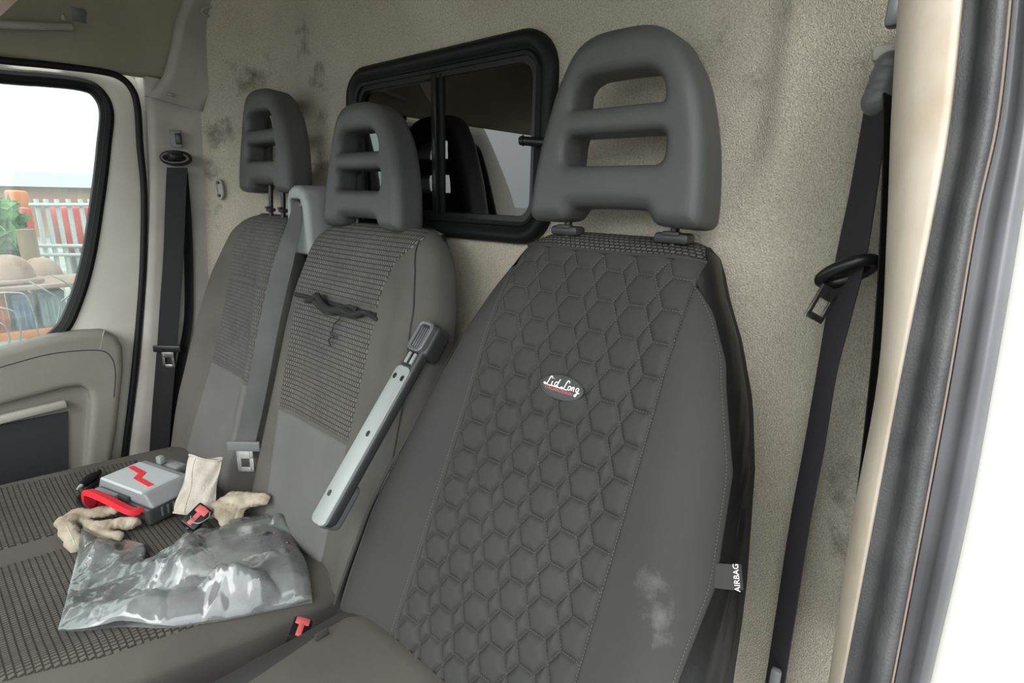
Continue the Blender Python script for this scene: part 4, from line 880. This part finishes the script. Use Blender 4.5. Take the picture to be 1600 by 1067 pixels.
# belt outlet on top of the bench
bz = thing('belt_outlet', (-.30, .66, .93), 'silver plastic belt outlet on top of the bench between the headrests', 'belt outlet')
bc = e([-.298, .632, .925])
pf = sd_poly([(-.050, -.02), (.052, -.02), (.050, .06), (.046, .105), (.036, .128), (.015, .138), (-.012, .138), (-.034, .128), (-.045, .105), (-.050, .06)])
op = sd_poly(rounded_rect(-.030, .022, .075, .108, .010, 5)); ch = sd_poly([(-.022, .09), (.026, .09), (.038, -.05), (-.03, -.05)])
def f_bz(x, y, z):
    d = sd_ext(pf(x, z), y - .045, .045, .012); d = smax(d, -np.maximum(op(x, z), y - .03), .004)
    return smax(d, -np.maximum(ch(x, z), y - .012), .006)
V, Fc = sdf_vf(f_bz, (-.065, -.012, -.035), (.065, .10, .15), .0035); mesh('bezel', V + bc, Fc, 'silver_plastic', bz)
MB().box(bc + e([-.004, .026, .09]), (.05, .006, .034)).build('opening', 'rag', bz)
mb = MB(); mb.tube([bc + e([-.02, .012, .088]), bc + e([.018, .012, .096])], .005, 10); mb.build('roller', 'grey_plastic', bz)

# passenger belt on the pillar
pbt = thing('seat_belt', sv(250, 720, X=-.845), 'black seat belt hanging down the passenger door pillar', 'seat belt')
fx = e([.72, .69, 0])
px = [(277, 262), (275, 300), (271, 400), (266, 470), (262, 530), (258, 580), (253, 640), (249, 700), (245, 760), (240, 830)]
C = cr([sv(u, v, X=-.838) for u, v in px], 5); strap('webbing', C, fx * .0285, .002, 'belt_black', pbt)
px = [(286, 268), (292, 340), (295, 420), (294, 500), (284, 560), (270, 640), (262, 720), (255, 830)]
C2 = cr([sv(u, v, X=-.846) for u, v in px], 5); strap('return_webbing', C2, fx * .013, .002, 'belt_black', pbt)
dp = sv(275, 247, X=-.832)
def ell(c, ax, ay, ra, rb, n=28): return [c + ax * ra * math.cos(t) + ay * rb * math.sin(t) for t in np.linspace(0, 2 * math.pi, n, endpoint=False)]
mb = MB(); mb.tube(ell(dp, fx, e([0, 0, 1]), .036, .013), .0085, 10, True); mb.build('upper_loop', 'black_plastic', pbt)
MB().box(dp + e([0, 0, .004]), (.05, .04, .022), None, .008).build('loop_cover', 'black_plastic', pbt)
V, Fc = box_vf(sv(275, 217, X=-.846), (.032, .006, .046), frame(fx, (-.69, .72, 0), (0, 0, 1)), .002); MB().add(V, Fc).build('slide_slot', 'grey_plastic', pbt)
V, Fc = box_vf(sv(279, 217, X=-.840), (.016, .012, .03), frame(fx, (-.69, .72, 0), (0, 0, 1)), .003); MB().add(V, Fc).build('bolt_cover', 'black_plastic', pbt)
tongue('tongue', pbt, sv(261, 545, X=-.828), fx, (-.05, -.1, -1), .078, .02, .034, .05, 'black_plastic', 'steel')

# driver belt
dbt = thing('seat_belt', sv(1210, 1060, Y=.66), 'black seat belt hanging behind the driver seat beside the cream pillar trim', 'seat belt')
rowsL = [(160, 1352, 1390), (187, 1348, 1386), (300, 1328, 1370), (400, 1307, 1354), (500, 1290, 1329), (585, 1276, 1307), (700, 1256, 1288), (820, 1234, 1265), (950, 1214, 1245), (1067, 1196, 1227), (1160, 1182, 1213)]
YL, YR = .675, .650
A1 = cr([sv(l, v, Y=YL) for v, l, r in rowsL], 5); B1 = cr([sv(r, v, Y=YR) for v, l, r in rowsL], 5)
strap('webbing', (A1 + B1) / 2, (B1 - A1) / 2, .0022, 'belt_charcoal', dbt)
px = [(1391, 150), (1390, 250), (1384, 400), (1372, 560), (1352, 740), (1338, 850)]
C = cr([sv(u, v, Y=.64) for u, v in px], 5); strap('return_webbing', C, e([.002, .022, 0]), .002, 'belt_black', dbt)
c = sv(1378, 132, Y=.665)
def f_dr(x, y, z):
    d = sd_cap(x, y, z, (.004, 0, .016), (0, 0, -.014), .0135, .0155); return d + .0012 * (np.sin(z * 900) > .55) * (np.abs(z - .006) < .012)
V, Fc = sdf_vf(f_dr, (-.035, -.035, -.055), (.035, .035, .055), .0025); mesh('loop_cover', V + c, Fc, 'grey_plastic', dbt)
MB().box(sv(1386, 84, Y=.672), (.024, .02, .016), None, .006).build('slide_block', 'pillar_trim', dbt)
MB().box(sv(1399, 12, Y=.66), (.012, .016, .034), None, .004).build('slide_cap', 'grey_plastic', dbt)
tc_ = sv(1322, 425, Y=.655); l_, r_ = sv(1283, 440, Y=.655), sv(1366, 408, Y=.655); ax = (r_ - l_) / 2
nb = e([.15, -.75, .65]); nb = nb - ax * (nb @ ax) / (ax @ ax); nb /= np.linalg.norm(nb)
mb = MB(); mb.tube([(l_ + r_) / 2 + ax * math.cos(t) + nb * .013 * math.sin(t) for t in np.linspace(0, 2 * math.pi, 28, endpoint=False)], .0065, 10, True); dt = mb.build('tongue', 'black_plastic', dbt)
b0, b1_ = sv(1296, 455, Y=.645), sv(1271, 497, Y=.635); dv = b1_ - b0; L_ = np.linalg.norm(dv); dv /= L_; sx = e([.55, .80, .1]); sx = sx - dv * (sx @ dv); sx /= np.linalg.norm(sx); nx = np.cross(dv, sx)
mb = MB()
for o2, sz in ((sx * .010, (L_, .005, .003)), (-sx * .010, (L_, .005, .003)), (dv * L_ * .45, (.007, .025, .003)), (-dv * L_ * .40, (.014, .025, .003))):
    V, Fc = box_vf((b0 + b1_) / 2 + o2, sz, frame(dv, sx, nx), .0008); mb.add(V, Fc)
mb.build('latch_plate', 'steel', dt)
MB().box(sv(1211, 1060, Y=.64), (.012, .01, .03), None, .004).build('anchor_cap', 'grey_plastic', dbt)

# small oval fitting on the felt bulkhead
ft = thing('wall_fitting', (-.785, .655, 1.05), 'small pale oval fitting screwed to the bulkhead beside the outer headrest', 'fitting')
fxx = e([.9, .45, 0]); fxx /= np.linalg.norm(fxx); fn_ = np.cross(fxx, e([0, 0, 1])); fn_ = fn_ if fn_[1] < 0 else -fn_
mb = MB(); mb.tube(ell(e([-.785, .655, 1.05]), fxx, e([0, 0, 1]), .011, .026, 24), .004, 8, True); mb.build('rim', 'pillar_trim', ft)
for dz in (-.018, .018): mb = MB(); mb.tube([e([-.785, .655, 1.05 + dz]), e([-.785, .655, 1.05 + dz]) + fn_ * .006], .004, 8); mb.build('screw', 'black_plastic', ft)
V, Fc = box_vf(e([-.785, .657, 1.05]), (.014, .006, .04), frame(fxx, fn_, (0, 0, 1)), .002); MB().add(V, Fc).build('plate', 'pillar_trim', ft)

# ================================================================== THINGS ON THE BENCH
# power inverter
iz = .352; i1 = e([.955, .297, 0]); i2 = e([-.297, .955, 0]); io = e([-.482, .205, iz])
I3_ = lambda V: io + np.asarray(V)[:, :1] * i1 + np.asarray(V)[:, 1:2] * i2 + np.asarray(V)[:, 2:] * e([0, 0, 1])
inv = thing('power_inverter', io + i1 * .08 + i2 * .07, 'grey power inverter with red handle lying on the outer bench seat', 'power inverter')
IW, IL, IH = .182, .125, .066
low = sd_poly(rounded_rect(0, IW, 0, IL, .008, 4))
V, Fc = sdf_vf(lambda x, y, z: sd_ext(low(x, y), z - .02, .02, .004), (-.02, -.02, -.01), (IW + .02, IL + .02, .05), .004); mesh('body', I3_(V), Fc, 'inverter_body', inv)
def f_sh(x, y, z):
    ins_ = np.maximum(z - .042, 0) * .55; q = np.maximum(np.maximum(-.003 + ins_ * .6 - x, x - IW - .003 + ins_ * 1.6), np.maximum(.008 + ins_ * .2 - y, y - IL - .004 + ins_ * 1.2))
    return smax(q, np.maximum(.036 - z, z - IH), .006)
V, Fc = sdf_vf(f_sh, (-.02, -.02, .02), (IW + .02, IL + .02, .09), .004); mesh('shell', I3_(V), Fc, 'inverter_shell', inv)
tp = [(.008, .010), (IW - .028, .010), (IW - .028, IL - .026), (.008, IL - .026)]
V = [(x, y, IH - .001) for x, y in tp] + [(x + (.003 if x < .05 else -.003), y + (.003 if y < .05 else -.003), IH + .003) for x, y in tp]
pl_ = mesh('top_plate', I3_(e(V)), [(4, 5, 6, 7)] + [(i, (i + 1) % 4, 4 + (i + 1) % 4, 4 + i) for i in range(4)], 'inverter_plate', inv, smooth=False)
zz = [(.016, .066), (.020, .077), (.076, .070), (.090, .050), (.146, .043), (.142, .032), (.078, .040), (.066, .059)]
V = [(x, y, IH + .0028) for x, y in zz] + [(x, y, IH + .0042) for x, y in zz]; k = len(zz)
mesh('zigzag_emblem', I3_(e(V)), [tuple(range(k, 2 * k))] + [(i, (i + 1) % k, k + (i + 1) % k, k + i) for i in range(k)], 'red_plastic', pl_, smooth=False)
V, Fc = box_vf((IW * .36, .003, .033), (IW * .55, .008, .038), None, .002); MB().add(I3_(V), Fc).build('front_panel', 'inverter_body', inv)
V, Fc = box_vf((IW * .28, -.003, .047), (IW * .38, .012, .012), None, .002); MB().add(I3_(V), Fc).build('socket_lid', 'inverter_shell', inv)
for kx in (.10, .18, .26): V, Fc = box_vf((IW * kx, -.002, .034), (.008, .006, .012), None, .001); MB().add(I3_(V), Fc).build('socket_slot', 'grey_plastic', inv)
hp = cr([(.022, .004, .016), (.022, -.020, .022), (.026, -.030, .040), (.036, -.032, .060), (.056, -.032, .064), (.085, -.030, .062), (.118, -.026, .054), (.154, -.016, .040), (.160, .002, .034)], 6)
V = []; Fc = []
hp3 = I3_(hp)
T_ = np.gradient(hp3, axis=0); T_ /= np.linalg.norm(T_, axis=1)[:, None]
for i, p in enumerate(hp3):
    a_ = np.cross(T_[i], -i2 + e([0, 0, .3])); a_ /= np.linalg.norm(a_); b_ = np.cross(a_, T_[i])
    for sx_, sy_ in ((-1, -1), (1, -1), (1, 1), (-1, 1)): V.append(p + a_ * .0062 * sx_ + b_ * .0075 * sy_)
for i in range(len(hp3) - 1):
    for k in range(4): Fc.append((i * 4 + k, i * 4 + (k + 1) % 4, (i + 1) * 4 + (k + 1) % 4, (i + 1) * 4 + k))
Fc += [(0, 1, 2, 3), tuple(len(V) - 4 + k for k in range(4))]
mesh('handle', V, Fc, 'red_plastic', inv, sharp=35)
for ky in range(8): V, Fc = box_vf((IW + .001, .03 + ky * .013, .022), (.004, .004, .022), None, .001); MB().add(I3_(V), Fc).build('vent_slot', 'grey_plastic', inv)
V, Fc = box_vf((.07, IL + .012, .048), (.06, .03, .026), None, .006); MB().add(I3_(V), Fc).build('rear_housing', 'inverter_shell', inv)
V, Fc = box_vf((.05, IL - .004, IH + .006), (.018, .014, .02), None, .004); MB().add(I3_(V), Fc).build('switch_tab', 'silver_plastic', inv)
pk_ = thing('car_plug', sv(140, 750, Z=.37), 'black power plug with coiled cable beside the inverter', 'plug')
a, b = sv(123, 762, Z=.368), sv(149, 741, Z=.372); mb = MB(); mb.tube([a * .85 + b * .15, a * .6 + b * .4, a * .3 + b * .7, b], [.007, .010, .011, .008], 12); mb.build('plug_body', 'black_plastic', pk_)
mb = MB(); mb.tube([a - (b - a) * .08, a * .84 + b * .16], [.0025, .005], 10); mb.build('plug_tip', 'chrome', pk_)
mb = MB(); mb.tube(cr([sv(u, v, Z=z) for u, v, z in [(149, 741, .372), (156, 736, .368), (150, 752, .36), (138, 764, .36), (126, 774, .36), (122, 785, .358), (132, 796, .358), (152, 798, .36), (165, 790, .362)]], 6), .0042, 8); mb.build('cable', 'black_plastic', pk_)

# work gloves
def capsules(lst, k, h, name, mat_, parent, wob=.0024, **kw):
    A = np.array([c_[0] for c_ in lst] + [c_[1] for c_ in lst]); rm = max(max(c_[2], c_[3]) for c_ in lst) + .012
    def f(x, y, z):
        d = None
        for c_ in lst:
            q = sd_cap(x, y, z, c_[0], c_[1], c_[2], c_[3], c_[4] if len(c_) > 4 else .8); d = q if d is None else smin(d, q, k)
        return d + wob * np.sin(x * 150 + 2 * np.sin(y * 90)) * np.sin(y * 130 + z * 170) + wob * .8 * np.sin(x * 330 + y * 210) * np.sin(y * 290 - z * 260)
    V, Fc = sdf_vf(f, A.min(0) - rm, A.max(0) + rm, h); return mesh(name, V, Fc, mat_, parent, **kw)
Q = lambda u, v, z: sv(u, v, Z=z)
g1 = thing('work_glove', Q(150, 830, .36), 'beige work glove lying by the inverter with its fingers spread', 'glove', 'beige work gloves on the bench')
capsules([(Q(100, 815, .39), Q(122, 806, .385), .014, .017), (Q(120, 806, .385), Q(178, 797, .38), .016, .012), (Q(98, 818, .388), Q(118, 855, .365), .013, .014), (Q(110, 822, .385), Q(122, 848, .37), .010, .012),
          (Q(150, 822, .378), Q(208, 816, .37), .012, .015), (Q(150, 830, .372), Q(186, 838, .366), .011, .011), (Q(125, 812, .378), Q(155, 826, .372), .010, .012)], .008, .004, 'glove_shell', 'glove_tan', g1)
P = cr([Q(104, 822, .403), Q(112, 838, .392), Q(117, 852, .384)], 6); mb = MB(); mb.tube(P, .0012, 6); mb.build('finger_seam', 'glove', g1)
g2 = thing('work_glove', Q(330, 810, .36), 'pale work glove with its cuff standing up against the inverter', 'glove', 'beige work gloves on the bench')
capsules([(Q(322, 800, .375), Q(372, 784, .385), .018, .024), (Q(365, 782, .385), Q(410, 780, .392), .022, .015), (Q(345, 800, .38), Q(352, 815, .365), .016, .012), (Q(360, 800, .375), Q(372, 806, .365), .016, .012)], .010, .004, 'glove_shell', 'glove_tan', g2)
# cuff: flattened tube of fabric
ca, cb = sv(302, 803, X=-.27), sv(322, 716, X=-.30); axc = cb - ca; Lc = np.linalg.norm(axc); axc /= Lc
wd = e([.76, .64, -.06]); wd = wd - axc * (wd @ axc); wd /= np.linalg.norm(wd); td = np.cross(axc, wd)
def fcuff(U, V):
    a_ = U * 2 * math.pi; w2 = .040 - .004 * V + .003 * np.sin(V * 9); t2 = .011 + .005 * V
    fold = .0035 * np.sin(a_ * 3 + V * 5) + .002 * np.sin(a_ * 7 - V * 9); ed = .004 * np.sin(a_ * 2 + .5) * V
    return ca + (V * Lc)[..., None] * axc + (ed)[..., None] * axc + (np.cos(a_) * w2)[..., None] * wd + (np.sin(a_) * t2 + fold)[..., None] * td
grid('cuff', np.linspace(0, 1, 49), np.linspace(0, 1, 24), fcuff, 'glove', g2)
for vv_, nm in ((0.0, 'cuff_hem'), (1.0, 'cuff_hem')):
    P = fcuff(np.linspace(0, 1, 40, endpoint=False), np.full(40, vv_)); mb = MB(); mb.tube(P, .0028, 6, True); mb.build(nm, 'glove', g2)
P = fcuff(np.full(20, .75 - .06), np.linspace(0, 1, 20)) ; P2 = fcuff(np.full(20, .25), np.linspace(0, 1, 20))
for PP in (P, P2): mb = MB(); mb.tube(PP + td * 0, .0022, 6); mb.build('cuff_seam', 'glove', g2)
# buckles
def buckle(c, dx, up_, L_, w_, label, z0):
    dx = e(dx) / np.linalg.norm(dx); up_ = e(up_); up_ = up_ - dx * (up_ @ dx); up_ /= np.linalg.norm(up_); sy_ = np.cross(up_, dx)
    t = thing('belt_buckle', (c[0], c[1], z0), label, 'buckle'); Fm = frame(dx, sy_, up_)
    V, Fc = box_vf(c, (L_, w_, .022), Fm, .004); MB().add(V, Fc).build('housing', 'black_plastic', t)
    V, Fc = box_vf(c + up_ * .0105, (L_ * .86, w_ * .30, .005), Fm, .0015); bt = MB().add(V, Fc).build('red_button', 'red_button', t)
    V, Fc = box_vf(c + up_ * .0105 + dx * L_ * .26, (L_ * .3, w_ * .72, .0055), Fm, .0015); MB().add(V, Fc).build('button_end', 'red_button', bt)
    mb = MB(); mb.tube([c - dx * L_ * .45, e([c[0], c[1] + .01, z0])], .007, 8); mb.build('stalk', 'black_plastic', t)
    return t, Fm
c = sv(308, 808, Z=.385); d_ = sv(321, 794, Z=.395) - sv(297, 818, Z=.378)
t_, Fm = buckle(c, d_, CAM - c + e([0, 0, .5]), .050, .034, 'black buckle with red button by the glove cuff on the bench', .345)
mb = MB(); mb.tube(cr([sv(u, v, Z=.395) for u, v in [(298, 806), (300, 815), (312, 817), (326, 808), (328, 800)]], 6), .0012, 6); mb.build('wire_loop', 'silver_plastic', t_)
c = sv(467, 988, Z=.385); buckle(c, sv(470, 972, Z=.40) - sv(462, 994, Z=.40), CAM - c + e([.2, 0, .3]), .042, .03, 'black buckle with red button in the gap beside the driver cushion', .30)

# clear plastic bag with dotted gloves inside
def cz(x, y):
    l, r = xl_(y), xr_(y); return fb(.06 + .44 * (np.clip((x - (l + r) / 2) / ((r - l) / 2), -1, 1) + 1), .06 + .94 * np.clip((y + .06) / .56, 0, 1))[..., 2]
low_e = cr([Q(u, v, .365) for u, v in [(92, 989), (130, 992), (175, 989), (250, 986), (310, 972), (370, 955), (430, 935), (486, 916)]], 12)
upp_e = cr([Q(u, v, .362) for u, v in [(130, 832), (165, 838), (222, 846), (230, 872), (270, 848), (320, 822), (380, 800), (434, 782)]], 12)
kf = rng.normal(size=(22, 2)); kf = kf / np.linalg.norm(kf, axis=1)[:, None] * rng.uniform(14, 70, 22)[:, None]; ph = rng.uniform(0, 6.28, 22)
tri = lambda t: np.abs((t / math.pi) % 2 - 1) * 2 - 1
def crump(x, y, sc=1):
    r = 0
    for (a_, b_), p_ in zip(kf * sc, ph): r = r + tri(a_ * x + b_ * y + p_ + .9 * np.sin(x * 21 + p_) + .7 * np.sin(y * 25 - p_)) / (np.hypot(a_, b_) ** .8)
    return r
def bagtop(U, V):
    i = U * (len(low_e) - 1); lo_ = np.stack([np.interp(i, np.arange(len(low_e)), low_e[:, k]) for k in range(3)], -1); hi_ = np.stack([np.interp(i, np.arange(len(upp_e)), upp_e[:, k]) for k in range(3)], -1)
    P = lo_ * (1 - V)[..., None] + hi_ * V[..., None]
    # bulging right-hand side: the end edge bows outwards
    P[..., 0] += .05 * np.clip((U - .6) / .4, 0, 1) ** 2 * np.sin(V * math.pi) * .8
    env = np.clip(np.minimum(V, 1 - V) / .16, 0, 1) ** .6 * np.clip(np.minimum(U * 1.2, 1.0 - U) / .07, 0, 1) ** .6
    body = sm((U - .36) / .12)
    h_ = .006 + .030 * body * env * (.8 + .2 * np.sin(U * 11)) + .012 * env * (1 - body) + .022 * np.exp(-((U - .40) / .03) ** 2) * np.exp(-((V - .85) / .15) ** 2) * 0
    h_ = h_ + (crump(P[..., 0], P[..., 1]) * .085 + crump(P[..., 1] + .3, P[..., 0], 2.6) * .045) * (.35 + .65 * env) * (.8 + .45 * body)
    P[..., 2] = cz(P[..., 0], P[..., 1]) + .004 + np.maximum(h_, .004 + .026 * body * env); return P
bag = thing('plastic_bag', Q(300, 900, .352), 'clear crumpled plastic bag of dotted gloves lying on the middle bench seat', 'bag')
grid('top_sheet', np.linspace(0, 1, 190), np.linspace(0, 1, 120), bagtop, 'bag_film', bag)
def bagbot(U, V):
    P = bagtop(U, V); P[..., 2] = cz(P[..., 0], P[..., 1]) + .0055; return P
grid('bottom_sheet', np.linspace(0, 1, 90), np.linspace(0, 1, 60), bagbot, 'bag_film', bag)
dg_ = [(Q(268, 945, .366), Q(330, 938, .364), .014, .016), (Q(330, 938, .364), Q(400, 915, .360), .016, .015), (Q(400, 915, .360), Q(446, 888, .356), .015, .011), (Q(282, 930, .365), Q(300, 905, .363), .013, .011)]
dgl = capsules(dg_, .010, .004, 'dotted_glove', 'dot_glove', None, label='dark glove with pink grip dots, lower one inside the clear bag', cat='glove', group='dotted gloves in the bag', loc=Q(350, 930, .356))
dg2 = capsules([(Q(375, 850, .357), Q(418, 840, .355), .012, .014), (Q(418, 840, .355), Q(448, 856, .353), .014, .011)], .010, .004, 'dotted_glove', 'dot_glove', None, label='dark glove with pink grip dots, upper one inside the clear bag', cat='glove', group='dotted gloves in the bag', loc=Q(410, 840, .356))
for gl_ in (dgl, dg2):
    me = gl_.data; N = np.empty(len(me.vertices) * 3); me.vertices.foreach_get('normal', N); N = N.reshape(-1, 3); Vv = np.empty(len(me.vertices) * 3); me.vertices.foreach_get('co', Vv); Vv = Vv.reshape(-1, 3) + ORG[gl_.name]
    sel = np.where(N[:, 2] > .1)[0]; rng.shuffle(sel); mb = MB(); used = []
    for i in sel:
        if all(np.linalg.norm(Vv[i] - u2) > .0075 for u2 in used):
            if math.sin(Vv[i][0] * 160) < -.35: continue
            used.append(Vv[i]); p, n2 = Vv[i], N[i]; a_ = np.cross(n2, e([1, 0, 0])); a_ /= np.linalg.norm(a_); b_ = np.cross(n2, a_)
            mb.add([p + n2 * .0014] + [p + (a_ * math.cos(t) + b_ * math.sin(t)) * .0020 - n2 * .0003 for t in np.linspace(0, 2 * math.pi, 6, endpoint=False)], [(0, 1 + k, 1 + (k + 1) % 6) for k in range(6)])
    mb.build('grip_dots', 'dot_pink', gl_, kind='stuff')
pp = [Q(265, 905, .365), Q(340, 895, .365), Q(395, 870, .363), Q(335, 852, .361), Q(272, 880, .363)]
V = list(pp) + [p - e([0, 0, .004]) for p in pp]; mesh('paper_card', V, [tuple(range(5)), tuple(range(9, 4, -1))] + [(i, (i + 1) % 5, 5 + (i + 1) % 5, 5 + i) for i in range(5)], 'badge_white', smooth=False, label='white folded card inside the clear plastic bag', cat='card')
